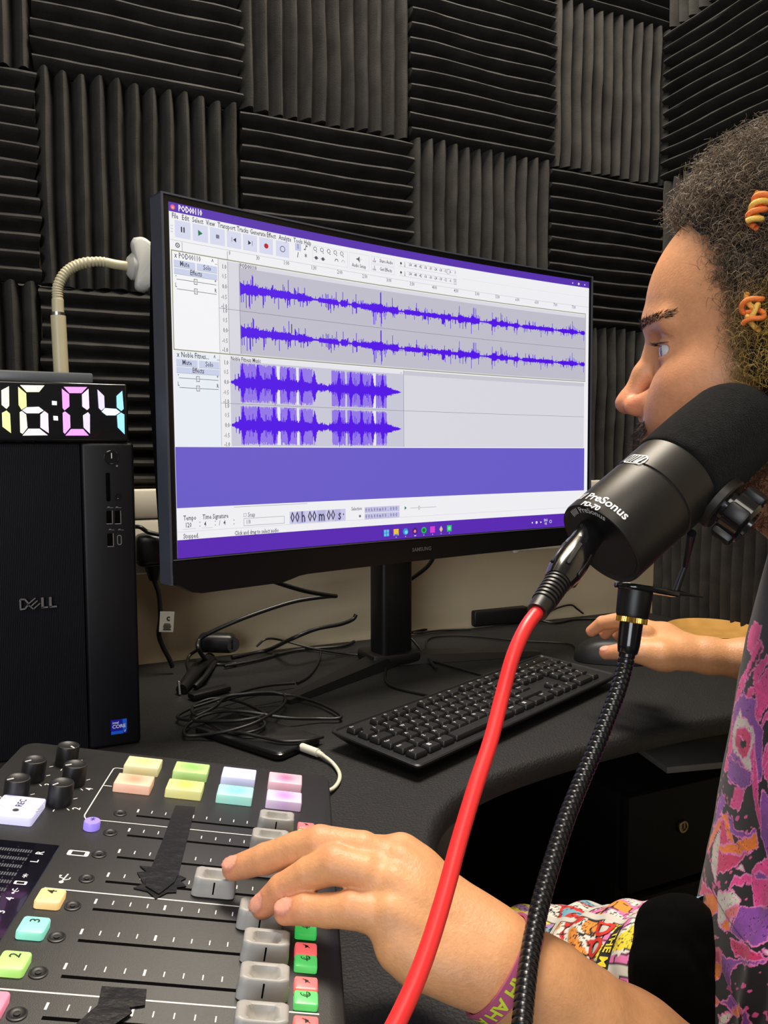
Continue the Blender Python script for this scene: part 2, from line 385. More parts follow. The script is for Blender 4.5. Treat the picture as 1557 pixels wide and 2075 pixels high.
# knobs
kn = None; M_KNOB = mat('knob_black', (.012, .012, .013), .45, noise=(60, .2)); M_TICK = mat('white_print', (.72, .72, .7), .5, emit=(.7, .7, .7), estr=.08)
knpos = [(.2189, .0348, 2.4), (.2342, .0698, .9), (.2033, .0696, .7), (.2347, .1042, .8), (.2035, .1037, 1.0)]
for i, (a, b, rot) in enumerate(knpos):
    if kn is None:
        kn = MB().add(lathe([(.0088, 0), (.0088, .0145), (.0084, .0158), (.0078, .0160), (.0068, .0152), (.0001, .0146)], 40)).build('knob', M_KNOB, mx, world=False)
        MB().add(rbox(.0048, .0010, .0006, 0, 1, (.0058, 0, .0160))).build('pointer', M_TICK, kn, world=False)
        o = kn
    else: o = dup(kn, mx)
    o.matrix_local = loc(a, b)@Matrix.Rotation(rot, 4, 'Z')
mb = MB()
for a, b, _ in knpos:
    for k in range(7):
        t = math.radians(-135+45*k)+math.pi; r0, r1 = .0112, .0145
        d = np.array([math.cos(t), math.sin(t)]); pp = np.array([-d[1], d[0]])*.0004
        q = np.array([a, b]); P = [q+d*r0-pp, q+d*r1-pp, q+d*r1+pp, q+d*r0+pp]
        if k in (0, 1, 2, 4, 5, 6) : mb.add(([(x, y, .00012) for x, y in P], [(0, 1, 2, 3)]))
mb.build('knob_scale', M_TICK, mx, world=False, smooth=0)
for it in [('1', .2200, .1105, .008, 0), ('2', .1890, .1100, .008, 0), ('3', .2195, .0765, .008, 0), ('4', .1890, .0765, .008, 0)]: decal('knob_number', M_TICK, [it])
for a, b in ((.2465, .109), (.2115, .0505)):
    mb = MB()
    P = [(a-.003*math.cos(t), b+.0035*math.sin(t)-.001, .0003) for t in np.linspace(-1.2, 4.3, 14)]; mb.add(tube(P, .0004, 5))
    mb.add(rbox(.003, .0018, .0004, 0, 1, (a-.0006, b+.0030, .0002)))
    mb.build('headphone_symbol', M_TICK, mx, world=False, kind='stuff')
# printed lines
def strip(pts, w, z=.00012):
    P = np.array(pts, float); tn = np.gradient(P, axis=0); tn /= np.linalg.norm(tn, axis=1)[:, None]; nr = np.stack([-tn[:, 1], tn[:, 0]], 1)*w/2
    V = np.vstack([np.c_[P-nr, np.full(len(P), z)], np.c_[P+nr, np.full(len(P), z)]]); n = len(P)
    return V, [(i, i+1, n+i+1, n+i) for i in range(n-1)]
mb = MB()
mb.add(strip([(.172, .0325), (.1775, .0325), (.1795, .0330), (.1806, .035), (.1809, .067), (.1811, .118), (.1805, .1208), (.1790, .1235), (.1765, .1238), (.0555, .1230)], .0009))
mb.add(strip([(.1809, .0675), (.1740, .0675)], .0009))
mb.add(strip([(.1788, .2134), (.0575, .2139)], .0011)); mb.add(strip([(.2300, .3022), (.0124, .3022)], .0011))
mb.build('printed_lines', M_TICK, mx, world=False, smooth=0)
# channels
sb, pit, sa = .1114, .0297, .1497; EP = .0515
M_SLOT = mat('slot_black', (.001, .001, .001), .9, spec=.05)
capA = [.0430, .0465, .0480, .0785, .0478, .0431, .0427, .0424]
M_FADER = mat('fader_grey', (.36, .355, .34), .42, noise=(90, .06))
def fader_cap():
    LA, LB, H = .0262, .0152, .0122; na, nb = 40, 22; V = []; f = []
    def zt(u, v):                        # saddle: dished along a, with a deep round bowl
        z = H-.0022*math.exp(-(u/.0062)**2)
        z -= .0046*max(0, 1-((u/.0088)**2+((v-.0004)/.0060)**2))**.55 if (u/.0088)**2+((v-.0004)/.0060)**2 < 1 else 0
        return z
    def shape(u, v):                     # superellipse footprint
        return u, v
    P = rrect(-.5, -.5, .5, .5, .18, 8); m = len(P)
    specs = [(1.04, 0), (1.03, .004), (1.0, H*.62)]
    for s, z in specs:
        V += [(x*LA*s, y*LB*s, z) for x, y in P]
    top = []
    for k in range(14):
        s = 1-(k/14)**1.0
        ss = .985*s if k else .985
        r = []
        for x, y in P:
            u, v = x*LA*ss, y*LB*ss; z = zt(u, v)-(.0009 if k == 0 else (.0002 if k == 1 else 0))
            r.append((u, v, z))
        V += r
    V.append((0, 0, zt(0, 0))); nr = len(specs)+14
    for j in range(nr-1):
        for i in range(m): k = (i+1) % m; f.append((j*m+i, j*m+k, (j+1)*m+k, (j+1)*m+i))
    for i in range(m): f.append(((nr-1)*m+i, (nr-1)*m+(i+1) % m, nr*m))
    f.append(tuple(range(m-1, -1, -1)))
    return np.array(V), f
fc = None
for i in range(8):
    b = sb+i*pit
    MB().add(rbox(sa-EP+.012, .0022, .0003, 0, 1, ((sa+EP-.012)/2-.004, b, .00005))).build('fader_slot', M_SLOT, mx, world=False, smooth=0)
    mb = MB()
    for k in range(10):
        a = .146-k*.0102; w = .0013 if k in (0, 4) else .0007; h = .0050 if k in (0, 4) else .0042
        if abs(a-capA[i]) < .012: continue
        mb.add(strip([(a, b-.0079-h/2), (a, b-.0079+h/2)], w))
    mb.build('fader_scale', M_TICK, mx, world=False, smooth=0, kind='stuff')
    if fc is None:
        fc = MB().add(fader_cap()).build('fader_cap', M_FADER, mx, world=False, smooth=.9)
        MB().add(rbox(.0009, .0003, .0078, 0, 1, (0, .0078, .0060)), Matrix.Rotation(-.0, 4, 'X')).add(rbox(.0008, .0024, .0016, 0, 1, (0, -.0064, .0097))).build('cap_line', M_SLOT, fc, world=False, smooth=0)
        o = fc
    else: o = dup(fc, mx)
    o.matrix_local = loc(capA[i], b, .0006)
    # channel led / jack dimple
    mb = MB().add(lathe([(.0048, 0), (.0048, .0006), (.0040, .0009), (.0032, .0003), (.0016, .0003), (.0016, .0010), (.0001, .0011)], 24), T(.1575, b-.0008, 0)); mb.build('dimple_button', M_KNOB, mx, world=False)
# channel buttons
for b, c, s in ((.2274, (250, 205, 130), '4'), (.2560, (130, 225, 200), '3'), (.2863, (175, 235, 110), '2'), (.3165, (245, 130, 160), '1')):
    pad(.1712, b, .0150, .0148, .0048, glow('button_glow', c, .62), .0022, 'channel_button', {'4': 'amber', '3': 'turquoise', '2': 'lime', '1': 'pink'}[s]+' glowing number button')
decal('channel_numbers', M_INK, [('4', .1712, .2245, .0078, 0, .0050), ('3', .1712, .2532, .0078, 0, .0050), ('2', .1712, .2835, .0078, 0, .0050), ('1', .1712, .3137, .0078, 0, .0050)])
o = MB().add(lathe([(.0056, 0), (.0056, .0048), (.0052, .0056), (.0001, .0058)], 32), T(.1716, .1360, 0)).build('bluetooth_button', glow('violet_glow', (150, 125, 240), .65), mx, world=False, label='small round violet glowing button')
def icon(kind, a, b, s, z, m, nm):
    mb = MB(); t = s*.11
    if kind == 'phone': 
        o1 = rrect(a-s*.75, b-s*.36, a+s*.75, b+s*.36, s*.15, 4); i1 = rrect(a-s*.45, b-s*.24, a+s*.45, b+s*.24, s*.03, 4); n = len(o1)
        mb.add(([(x, y, z) for x, y in o1+i1], [(i, (i+1) % n, n+(i+1) % n, n+i) for i in range(n)]))
    if kind == 'usb':
        mb.add(strip([(a+s*.1, b+s*.55), (a-s*.1, b-s*.65)], t*1.1, z)); mb.add(strip([(a+.02*s, b+s*.1), (a+s*.42, b-s*.05), (a+s*.42, b-s*.3)], t, z)); mb.add(strip([(a, b+s*.3), (a-s*.4, b+s*.1), (a-s*.42, b-s*.15)], t, z))
        mb.add(prism([(a+s*.1+s*.2*math.cos(q), b+s*.6+s*.2*math.sin(q)) for q in np.linspace(0, 6.28, 12, endpoint=False)], z-.00005, z))
        mb.add(prism([(a+s*.42+s*.12*math.cos(q), b-s*.3+s*.12*math.sin(q)) for q in np.linspace(0, 6.28, 8, endpoint=False)], z-.00005, z))
    if kind == 'bt':
        mb.add(strip([(a-s*.35, b-s*.3), (a+s*.35, b+s*.25), (a, b+s*.6), (a, b-s*.6), (a+s*.35, b-s*.25), (a-s*.35, b+s*.3)], t, z))
    if kind == 'mute':
        mb.add(strip([(a-s*.6, b+s*.4), (a+s*.6, b-s*.5)], t*1.3, z)); mb.add(prism([(a-s*.1, b-s*.25), (a+s*.2, b-s*.5), (a+s*.2, b+s*.5), (a-s*.1, b+s*.25), (a-s*.35, b+s*.2), (a-s*.35, b-s*.2)], z-.00005, z))
    if kind == 'ear':
        P = [(a+s*.75*math.cos(q)*(1-.1*q), b+s*.45*math.sin(q)) for q in np.linspace(-.5, 4.6, 16)]+[(a-.1*s, b+.75*s)]; mb.add(strip(P, t*1.1, z))
        P = [(a+s*.4*math.cos(q), b+s*.22*math.sin(q)) for q in np.linspace(0, 4, 10)]; mb.add(strip(P, t, z))
    mb.build(nm, m, mx, world=False, smooth=0)
icon('bt', .1716, .1345, .0042, .0060, M_INK, 'bluetooth_symbol'); icon('phone', .1708, .1708, .0092, .00012, M_TICK, 'phone_symbol'); icon('usb', .1705, .2010, .0075, .00012, M_TICK, 'usb_symbol')
for i in range(8):
    b = sb+i*pit; on = i in (4,)
    cr = (250, 70, 60) if on else (250, 95, 95); cg = (40, 205, 85) if on else (70, 215, 100)
    pad(.0197, b+.0012-.0068, .0128, .0105, .0040, glow('red_glow', cr, .68), .0014, 'mute_button', 'red glowing mute button')
    pad(.0197, b+.0012+.0045, .0128, .0108, .0040, glow('green_glow', cg, .62), .0014, 'listen_button', 'green glowing listen button')
    icon('mute', .0197, b-.0064, .0034, .0042, M_INK, 'mute_symbol'); icon('ear', .0197, b+.0038, .0040, .0042, M_INK, 'listen_symbol')
# display
M_SCR = mat('mixer_display', (.004, .004, .008), .12, coat=.5, noise=(50, .2), speck=(500, .76, (.10, .10, .12)))
MB().add((*[rings(lambda i: [(.1845+i, .164+i), (.262-.004-i, .164+i), (.262-.004-i, .275-i), (.1845+i, .275-i)], [(0, 0), (0, .0004), (.0003, .0006)])][0],)).build('display', M_SCR, mx, world=False, smooth=0)
M_SINK = mat('display_white', (.6, .6, .6), .5, emit=(.55, .55, .55), estr=.9); M_SDIM = mat('display_dim', (.05, .05, .06), .5, emit=(.055, .058, .062), estr=1.); M_SRED = mat('display_red', (.1, .01, .01), .5, emit=(.09, .012, .010), estr=.5)
chy = [.1762, .1878, .1945, .2075, .2190, .2300, .2405, .2545, .266]
its = [('R', .1935, .1762, .0068, 0), ('L', .1935, .1862, .0068, 0), ('4', .1935, .2285, .0064, 0), ('3', .1935, .2415, .0064, 0), ('2', .1935, .2545, .0064, 0)]
decal('display_text', M_SINK, its, z=.0007)
icon('bt', .1935, .2035, .0040, .0007, M_SINK, 'display_symbol'); icon('phone', .1935, .2115, .0050, .0007, M_SINK, 'display_symbol'); icon('usb', .1935, .2200, .0042, .0007, M_SINK, 'display_symbol')
mb = MB(); mr = MB()
for j, y in enumerate([.1755, .1850, .1940, .2030, .2115, .2200, .2285, .2415, .2545]):
    for k in range(34):
        a = .1990+k*.0016; mb.add(([(a, y-.0018, .0007), (a+.0010, y-.0018, .0007), (a+.0010, y+.0018, .0007), (a, y+.0018, .0007)], [(0, 1, 2, 3)]))
    for k in range(9):
        a = .1995+k*.006; (mr if j > 3 else mb).add(([(a, y+.0036, .0007), (a+.0003, y+.0036, .0007), (a+.0003, y+.0056, .0007), (a, y+.0056, .0007)], [(0, 1, 2, 3)]))
mb.build('level_meters', M_SDIM, mx, world=False, smooth=0); mr.build('meter_scale', M_SRED, mx, world=False, smooth=0)
# black tape
M_TAPE = mat('black_tape', (.004, .004, .004), .45, spec=.3, noise=(90, .4), bump=(120, .5, .002))
def tape(name, poly, z, lbl):
    P = np.array(poly); c = P.mean(0); mb = MB().add(prism([tuple(p) for p in P], z, z+.0006)); return mb
tp_ = thing('tape_strip', 'long torn strip of black tape laid across the mixer scales', 'tape', M=MM)
MB().add(prism([(.1207, .0900), (.1057, .0890), (.1040, .150), (.1030, .1860), (.0975, .1895), (.1005, .1930), (.0960, .1985), (.1015, .2010), (.1010, .2060), (.1065, .2075), (.1120, .2150), (.1185, .2080), (.1275, .2060), (.1225, .2000), (.1290, .1880), (.1235, .1860), (.1290, .1800), (.1215, .1800), (.1208, .15)][::-1], .0004, .0010)).build('long_piece', M_TAPE, tp_, world=False, smooth=0)
MB().add(prism([(.1210, .1860), (.1030, .1870), (.1040, .1960), (.1075, .2040), (.1110, .2110), (.1205, .2040), (.1222, .1960)][::-1], .0012, .0018)).build('torn_end', M_TAPE, tp_, world=False, smooth=0)
t2 = thing('tape_patch', 'short crumpled patch of black tape near the bottom of the mixer', 'tape', M=MM)
MB().add(prism([(.1239, .2960), (.1015, .2955), (.1000, .3070), (.1080, .3095), (.1150, .3120), (.1180, .3110), (.1225, .3090)][::-1], .0006, .0013)).build('upper_piece', M_TAPE, t2, world=False, smooth=0)
MB().add(prism([(.1210, .3085), (.1080, .3090), (.1050, .3140), (.1130, .3250), (.1260, .3330), (.1290, .3250), (.1245, .3150)][::-1], .0016, .0023)).build('torn_piece', M_TAPE, t2, world=False, smooth=0)
# ---------------------------------------------------------------- curved monitor
mC = np.array([.4916, .9722, .0751+1.08]); mYaw, mR, mTilt = .1925, 4.0, .0133; SW, SH = .697, .392
def scr(s, t, d=0.0):                    # s,t in 0..1-ish screen units (s -.5...5), d towards the viewer
    s = np.asarray(s, float); t = np.asarray(t, float); d = np.asarray(d, float)
    ang = s*SW/mR; lx = (mR-d)*np.sin(ang); ly = -(mR-(mR-d)*np.cos(ang)); lz = (t-.5)*SH
    y2 = ly*math.cos(mTilt)+lz*math.sin(mTilt); z2 = lz*math.cos(mTilt)-ly*math.sin(mTilt)
    c, sn = math.cos(mYaw), math.sin(mYaw)
    return np.stack([mC[0]+lx*c-y2*sn, mC[1]+lx*sn+y2*c, mC[2]+z2], -1)
mon = thing('computer_monitor', 'large curved black monitor showing audio editing software with purple waveforms', 'monitor', (mC[0]+.03, mC[1]+.16, DESK))
M_BEZ = mat('monitor_black', (.004, .004, .0045), .34, spec=.35, noise=(50, .1)); M_SIDE = mat('monitor_side_grey', (.055, .062, .085), .5, noise=(30, .06)); M_STAND = mat('monitor_stand_black', (.006, .006, .0065), .42, noise=(50, .1))
def slab(s0, s1, t0, t1, d0, d1, n=24):   # curved slab between depths d0 (front) and d1 (back)
    S = np.linspace(s0, s1, n); V = []; f = []
    for s in S:
        for t, d in ((t0, d0), (t1, d0), (t1, d1), (t0, d1)): V.append(scr(s, t, d))
    for i in range(n-1):
        for k in range(4): q = (k+1) % 4; f.append((i*4+k, i*4+q, (i+1)*4+q, (i+1)*4+k)[::-1])
    f += [(0, 1, 2, 3)[::-1], tuple((n-1)*4+k for k in (0, 1, 2, 3))]
    return np.array(V), f
bz = .0135; bt = bz*SW/SH
MB().add(slab(-.5-.012, .5+.009, -.075, 1+.020, -.0010, -.012)).build('front_frame', M_BEZ, mon, smooth=.5)
mb = MB(); mb.add(slab(-.5-.0135, -.5-.0095, -.075, 1.0235, .0012, -.026, 3)).add(slab(.5+.0085, .5+.0115, -.075, 1.0235, .0012, -.026, 3)).add(slab(-.5-.0135, .5+.0115, 1.0185, 1.0235, .0012, -.026)); mb.build('rim', M_SIDE, mon, smooth=.5)
def hexslab():                            # bottom chin with the wide dropped part on the left half
    prof = [(-.510, -.005), (-.510, -.066), (-.470, -.108), (-.300, -.106), (-.262, -.088), (.30, -.080), (.47, -.076), (.507, -.060), (.507, -.005)]
    ss = np.linspace(-.510, .507, 60); low = np.interp(ss, [p[0] for p in prof[1:8]], [p[1] for p in prof[1:8]]); V = []; f = []
    for s, l in zip(ss, low):
        for t, d in ((-.008, .0016), (l, .0010), (l, -.022), (-.008, -.026)): V.append(scr(s, t, d))
    n = len(ss)
    for i in range(n-1):
        for k in range(4): q = (k+1) % 4; f.append((i*4+k, i*4+q, (i+1)*4+q, (i+1)*4+k))
    f += [(0, 1, 2, 3), tuple((n-1)*4+k for k in (3, 2, 1, 0))]
    return np.array(V), f
MB().add(hexslab()).build('chin', M_BEZ, mon, smooth=.4)
MB().add(slab(-.508, .505, -.0045, -.0025, .0022, -.001)).build('trim_line', mat('trim_grey', (.09, .09, .095), .3, noise=(60, .05)), mon, smooth=0)
v, f = text2d('SAMSUNG', .0075, bold=.02); q = scr(.018+v[:, 0]/SW, -.043+v[:, 1]/SH, .0022)
MB().add((q, f)).build('logo', mat('logo_dark_silver', (.10, .10, .105), .35, noise=(60, .05)), mon, smooth=0)
def back():
    V = []; f = []; n = 24
    for j, (t, dd) in enumerate(((-.06, -.02), (.06, -.045), (.5, -.065), (.94, -.045), (1.01, -.02))):
        for s in np.linspace(-.505, .502, n): V.append(scr(s, t, dd*(1-(abs(s)*1.6)**4*.5)-.004))
    for j in range(4):
        for i in range(n-1): f.append((j*n+i, (j+1)*n+i, (j+1)*n+i+1, j*n+i+1))
    return np.array(V), f
MB().add(back()).build('back_shell', M_BEZ, mon)
# stand: neck and two splayed legs
nk = np.array([.527, 1.118, 0]); nx = np.array([math.cos(mYaw), math.sin(mYaw), 0]); ny = np.array([-nx[1], nx[0], 0])
MB().add(rbox(.060, .040, .40, .008, 3), frame(nk+[0, 0, DESK+.20], nx, ny, (0, 0, 1))).add(rbox(.10, .06, .10, .006, 2), frame(nk+[0, 0, 1.13]+(-ny*.03), nx, ny, (0, 0, 1))).build('neck', M_STAND, mon)
def leg(p0, p1, w0, w1):
    p0 = np.array(p0); p1 = np.array(p1); d = p1-p0; d /= np.linalg.norm(d); s = np.array([-d[1], d[0], 0]); V = []
    for p, w, h in ((p0, w0, .016), (p0*.1+p1*.9, w1*1.1, .009), (p1, w1*.7, .006)):
        for q, z in ((-1, 0.0005), (1, 0.0005), (.75, h), (-.75, h)): V.append(p+s*w/2*q+np.array([0, 0, DESK+z]))
    f = []
    for i in range(2):
        for k in range(4): q = (k+1) % 4; f.append((i*4+k, i*4+q, (i+1)*4+q, (i+1)*4+k))
    f += [(3, 2, 1, 0), (8, 9, 10, 11)]
    return np.array(V), f
b0 = np.array([.527, 1.125, 0])
MB().add(leg(b0, (.312, .992, 0), .055, .022)).build('stand_leg', M_STAND, mon, smooth=.4)
MB().add(leg(b0, (.775, 1.060, 0), .055, .022)).build('stand_leg', M_STAND, mon, smooth=.4)
MB().add(rbox(.085, .07, .02, .006, 2, (.527, 1.127, DESK+.0105))).build('stand_hub', M_STAND, mon)
# ---- screen contents: flat print drawn on the curved panel
SU = MB()
def C(r, g, b): return srgb(r, g, b)
def poly_on(P, L, col):
    P = np.array(P, float); SU.add((scr(P[:, 0], P[:, 1], .0001+.00007*L), [tuple(range(len(P)))]), col=col)
def rect(s0, t0, s1, t1, col, L=1):
    if s1 < s0: s0, s1 = s1, s0
    n = max(1, int(math.ceil((s1-s0)/.03))); S = np.linspace(s0, s1, n+1)
    V = np.vstack([scr(S, np.full(n+1, t0), .0001+.00007*L), scr(S, np.full(n+1, t1), .0001+.00007*L)])
    SU.add((V, [(i, i+1, n+1+i+1, n+1+i) for i in range(n)]), col=col)
def frame_(s0, t0, s1, t1, col, L=2, w=.0009):
    rect(s0, t0, s1, t0+w*1.7, col, L); rect(s0, t1-w*1.7, s1, t1, col, L); rect(s0, t0, s0+w, t1, col, L); rect(s1-w, t0, s1, t1, col, L)
def txt(s, x, y, size, col, align='CENTER', L=4, bold=.014):
    v, f = text2d(s, size, align, 1, bold); SU.add((scr(x+v[:, 0]*.68/SW, y+v[:, 1]/SH, .0001+.00007*L), f), col=col)
def disc(x, y, r, col, L=4, n=14, h=1.0):
    poly_on([(x+r/SW*math.cos(a), y+r*h/SH*math.sin(a)) for a in np.linspace(0, 2*math.pi, n, endpoint=False)], L, col)
WH = C(246, 246, 250); PUR = C(88, 48, 178); GR1 = C(196, 194, 208); GR2 = C(222, 221, 230); DK = C(70, 72, 84); BTN = C(219, 222, 244); LINE = C(172, 172, 184); WAVE = C(82, 0, 236); LWAVE = C(150, 122, 238)
rect(-.5, 0, .5, 1, WH, 0)
rect(-.5, .9745, .5, 1, PUR, 1); disc(-.4935, .987, .0028, C(240, 90, 140), 3); disc(-.4935, .986, .0013, C(250, 190, 120), 4)
txt('POD00110', -.484, .9868, .0092, C(250, 250, 255), 'LEFT', 4, .03)
for k, g in enumerate('-oc'): disc(.448+.019*k, .9855, .0012 if k != 1 else .002, C(225, 220, 250), 4)
for s, x in (('File', -.4965), ('Edit', -.4795), ('Select', -.4615), ('View', -.4375), ('Transport', -.4165), ('Tracks', -.3810), ('Generate', -.3565), ('Effect', -.3240), ('Analyze', -.3000), ('Tools', -.2700), ('Help', -.2485)): txt(s, x+.001, .9635, .0082, DK, 'LEFT')
bx = [-.4906, -.4600, -.4293, -.3990, -.3687, -.3375, -.3050]
for x in bx: rect(x, .906, x+.0268, .9535, BTN, 1)
def tri(x, y, w, h, col, L=4): poly_on([(x-w, y-h), (x-w, y+h), (x+w, y)] if w > 0 else [(x-w, y-h), (x+w, y), (x-w, y+h)], L, col)
cx = [b+.0134 for b in bx]; cy = .930
rect(cx[0]-.0032, cy-.0075, cx[0]-.0010, cy+.0075, C(40, 42, 60), 4); rect(cx[0]+.0010, cy-.0075, cx[0]+.0032, cy+.0075, C(40, 42, 60), 4)
tri(cx[1], cy, .0040, .0085, C(20, 120, 90)); rect(cx[2]-.0030, cy-.0055, cx[2]+.0030, cy+.0055, C(120, 122, 142), 4)
tri(cx[3]+.001, cy, -.0028, .0070, C(35, 37, 55)); rect(cx[3]-.0045, cy-.007, cx[3]-.0037, cy+.007, C(90, 90, 110), 4)
tri(cx[4]-.001, cy, .0028, .0070, C(35, 37, 55)); rect(cx[4]+.0037, cy-.007, cx[4]+.0045, cy+.007, C(90, 90, 110), 4)
disc(cx[5], cy, .0030, C(190, 30, 50)); disc(cx[6], cy, .0038, C(110, 112, 135), 4); disc(cx[6], cy, .0028, BTN, 5)
for k in range(3):
    rect(-.4975, .918+.008*k, -.4965, .921+.008*k, LINE, 3); rect(-.4955, .918+.008*k, -.4945, .921+.008*k, LINE, 3)
rect(-.266, .934, -.2535, .956, C(200, 204, 238), 2); txt('I', -.2600, .9465, .0085, DK); txt('/', -.2440, .947, .0085, DK, L=4, bold=.03); disc(-.2465, .9415, .0009, DK); disc(-.2415, .9525, .0009, DK)
txt('/', -.2605, .9205, .0080, DK, bold=.05); txt('*', -.2440, .917, .012, DK)
for k in range(5): x = -.2241+.0145*k; disc(x, .9500, .0026, DK, 4); disc(x, .9500, .0019, WH, 5); rect(x+.0018, .940, x+.0040, .9425, DK, 4)
for k in (0, 1): x = -.2220+.0145*k; disc(x, .922, .0022, C(90, 92, 110), 4); rect(x-.005, .9212, x+.005, .9228, DK, 4)
for k in (0, 1): x = -.1780+.0145*k; c = (DK, C(190, 190, 200))[k]; disc(x, .9240, .0026, c, 4); disc(x, .9235, .0018, WH, 5); rect(x-.004, .9165, x+.004, .9215, WH, 6)
for x0, t0, x1, t1 in ((-.230, .908, -.153, .9605), (-.150, .908, -.104, .9605), (-.099, .9375, -.0445, .9620), (-.099, .9100, -.0445, .9345)): frame_(x0, t0, x1, t1, C(222, 222, 232))
poly_on([(-.1335, .944), (-.1305, .944), (-.1270, .951), (-.1270, .933), (-.1305, .940), (-.1335, .940)], 4, DK); txt(') ·', -.1235, .942, .008, DK); txt('Audio Setup', -.1275, .9205, .0066, DK)
txt('Share Audio', -.0640, .9495, .0066, DK); txt('Get Effects', -.0650, .9225, .0066, DK)
for y in (.9485, .9215): rect(-.0955, y-.006, -.0885, y-.0045, DK, 4); rect(-.0925, y-.004, -.0915, y+.009, DK, 4); rect(-.0955, y-.006, -.0947, y, DK, 4); rect(-.0893, y-.006, -.0885, y, DK, 4)
for y in (.953, .922):
    rect(-.034, y-.011, .113, y-.0098, C(205, 205, 215), 2); disc(-.0285, y+.001, .0016, DK); rect(-.0288, y-.008, -.0282, y, DK, 4); txt('L', -.0190, y+.0040, .0045, DK); txt('R', -.0190, y-.0060, .0045, DK)
    for k in range(10): txt(('-54', '-48', '-42', '-36', '-30', '-24', '-18', '-12', '-6', '0')[k], -.006+.0128*k, y+.0005, .0058, DK)
    rect(-.014, y+.007, .113, y+.0083, C(205, 205, 215), 2)
frame_(.088, .9445, .0945, .9625, C(160, 160, 175), 4); frame_(.106, .912, .1125, .9315, C(160, 160, 175), 4)
rect(-.499, .8963, .5, .8978, C(205, 205, 214), 2); rect(-.4795, .870, -.4785, .896, LINE, 2); disc(-.4868, .8845, .0027, DK, 4); disc(-.4868, .8845, .0017, WH, 5); disc(-.4868, .8845, .0008, DK, 6)
rect(.13, .936, .5, .937, C(226, 226, 232), 2)
for k in range(17):
    x = -.3980+.0575*k if k < 7 else -.3980+.0565*k
    s = '0' if k == 0 else ('30' if k == 1 else '%d:%s' % (k//2, '00' if k % 2 == 0 else '30')); x = -.3975+.05662*k
    if x < .492: txt(s, x if k else x+.003, .8892, .0070, DK, bold=.008)
rect(-.3990, .868, -.3983, .893, DK, 2)
# track areas -------------------------------------------------------------
OL = C(150, 152, 120)
rect(-.498, .5925, .4905, .8700, OL, 1); rect(-.4965, .5955, .4890, .8670, C(240, 240, 244), 2)
rect(-.4965, .5955, -.4160, .8670, C(250, 250, 253), 3); rect(-.4165, .5955, -.4157, .8670, LINE, 4); rect(-.3990, .5955, .4885, .8640, GR2, 3)
rect(-.3770, .5985, .4885, .8520, GR1, 4); rect(-.3770, .8520, .4885, .8640, C(224, 222, 232), 4); txt('POD00110', -.3760, .8575, .0072, DK, 'LEFT', 6); rect(-.3775, .5985, -.3768, .8640, C(110, 110, 125), 5)
rect(-.4165, .7250, .4885, .7262, C(120, 120, 135), 6); rect(-.3990, .5955, -.3984, .8640, C(110, 110, 125), 6)
rect(-.4975, .3205, .4890, .5900, C(242, 242, 246), 1); rect(-.4960, .3225, -.4175, .5890, C(238, 244, 252), 2); rect(-.4170, .3225, -.4162, .5890, LINE, 3); rect(-.3980, .3225, .4870, .5880, GR2, 2); rect(-.3980, .5730, .4870, .5880, C(205, 203, 214), 3)
rect(-.3980, .3225, -.0240, .5755, C(206, 205, 220), 4); rect(-.3980, .5755, -.0240, .5895, C(238, 236, 244), 5); txt('Noble Fitness Music', -.3965, .5815, .0072, DK, 'LEFT', 6); rect(-.0243, .3225, -.0236, .5895, C(110, 110, 125), 6)
rect(-.4165, .4484, .4870, .4496, C(130, 130, 145), 7); txt('...', -.0300, .5840, .0080, DK, L=7)
for y0, nm in ((.8560, 'POD00110'), (.5805, 'Noble Fitnes...')):
    txt('x', -.4905, y0, .0085, DK); txt(nm, -.4855, y0, .0086, DK, 'LEFT'); txt('^ ...', -.4225, y0-.001, .0080, DK)
    rect(-.4940, y0-.0325, -.4570, y0-.0125, C(205, 214, 240), 4); rect(-.4545, y0-.0325, -.4180, y0-.0125, C(205, 214, 240), 4); txt('Mute', -.4755, y0-.0215, .0082, DK, L=5); txt('Solo', -.4360, y0-.0215, .0082, DK, L=5)
    rect(-.4940, y0-.0325, -.4570, y0-.0313, LINE, 5); rect(-.4545, y0-.0325, -.4180, y0-.0313, LINE, 5)
    rect(-.4940, y0-.0520, -.4180, y0-.0350, C(205, 214, 240), 4); txt('Effects', -.4560, y0-.0420, .0082, DK, L=5); rect(-.4940, y0-.0520, -.4180, y0-.0508, LINE, 5)
    for yy, a_, b_ in ((y0-.0655, '-', '+'), (y0-.0925, 'L', 'R')):
        rect(-.4900, yy-.0008, -.4200, yy+.0008, C(110, 112, 125), 4); rect(-.4600, yy-.008, -.4540, yy+.008, C(70, 72, 84), 5); rect(-.4592, yy-.0065, -.4548, yy+.0065, WH, 6); rect(-.4574, yy-.003, -.4566, yy+.003, DK, 7)
        txt(a_, -.4910, yy+.010, .0066, DK); txt(b_, -.4215, yy+.010, .0066, DK)
for yc in (.7905, .6635, .5125, .3855):
    for k, s in enumerate(('1.0', '0.5', '0.0', '-0.5', '-1.0')):
        y = yc+(.0560, .0285, -.001, -.0315, -.0580)[k]; txt(s, -.4010, y, .0072, DK, 'RIGHT', 5, .015 if k in (0, 2, 4) else 0); 
    rect(-.4005, yc-.001, -.3985, yc, DK, 5)
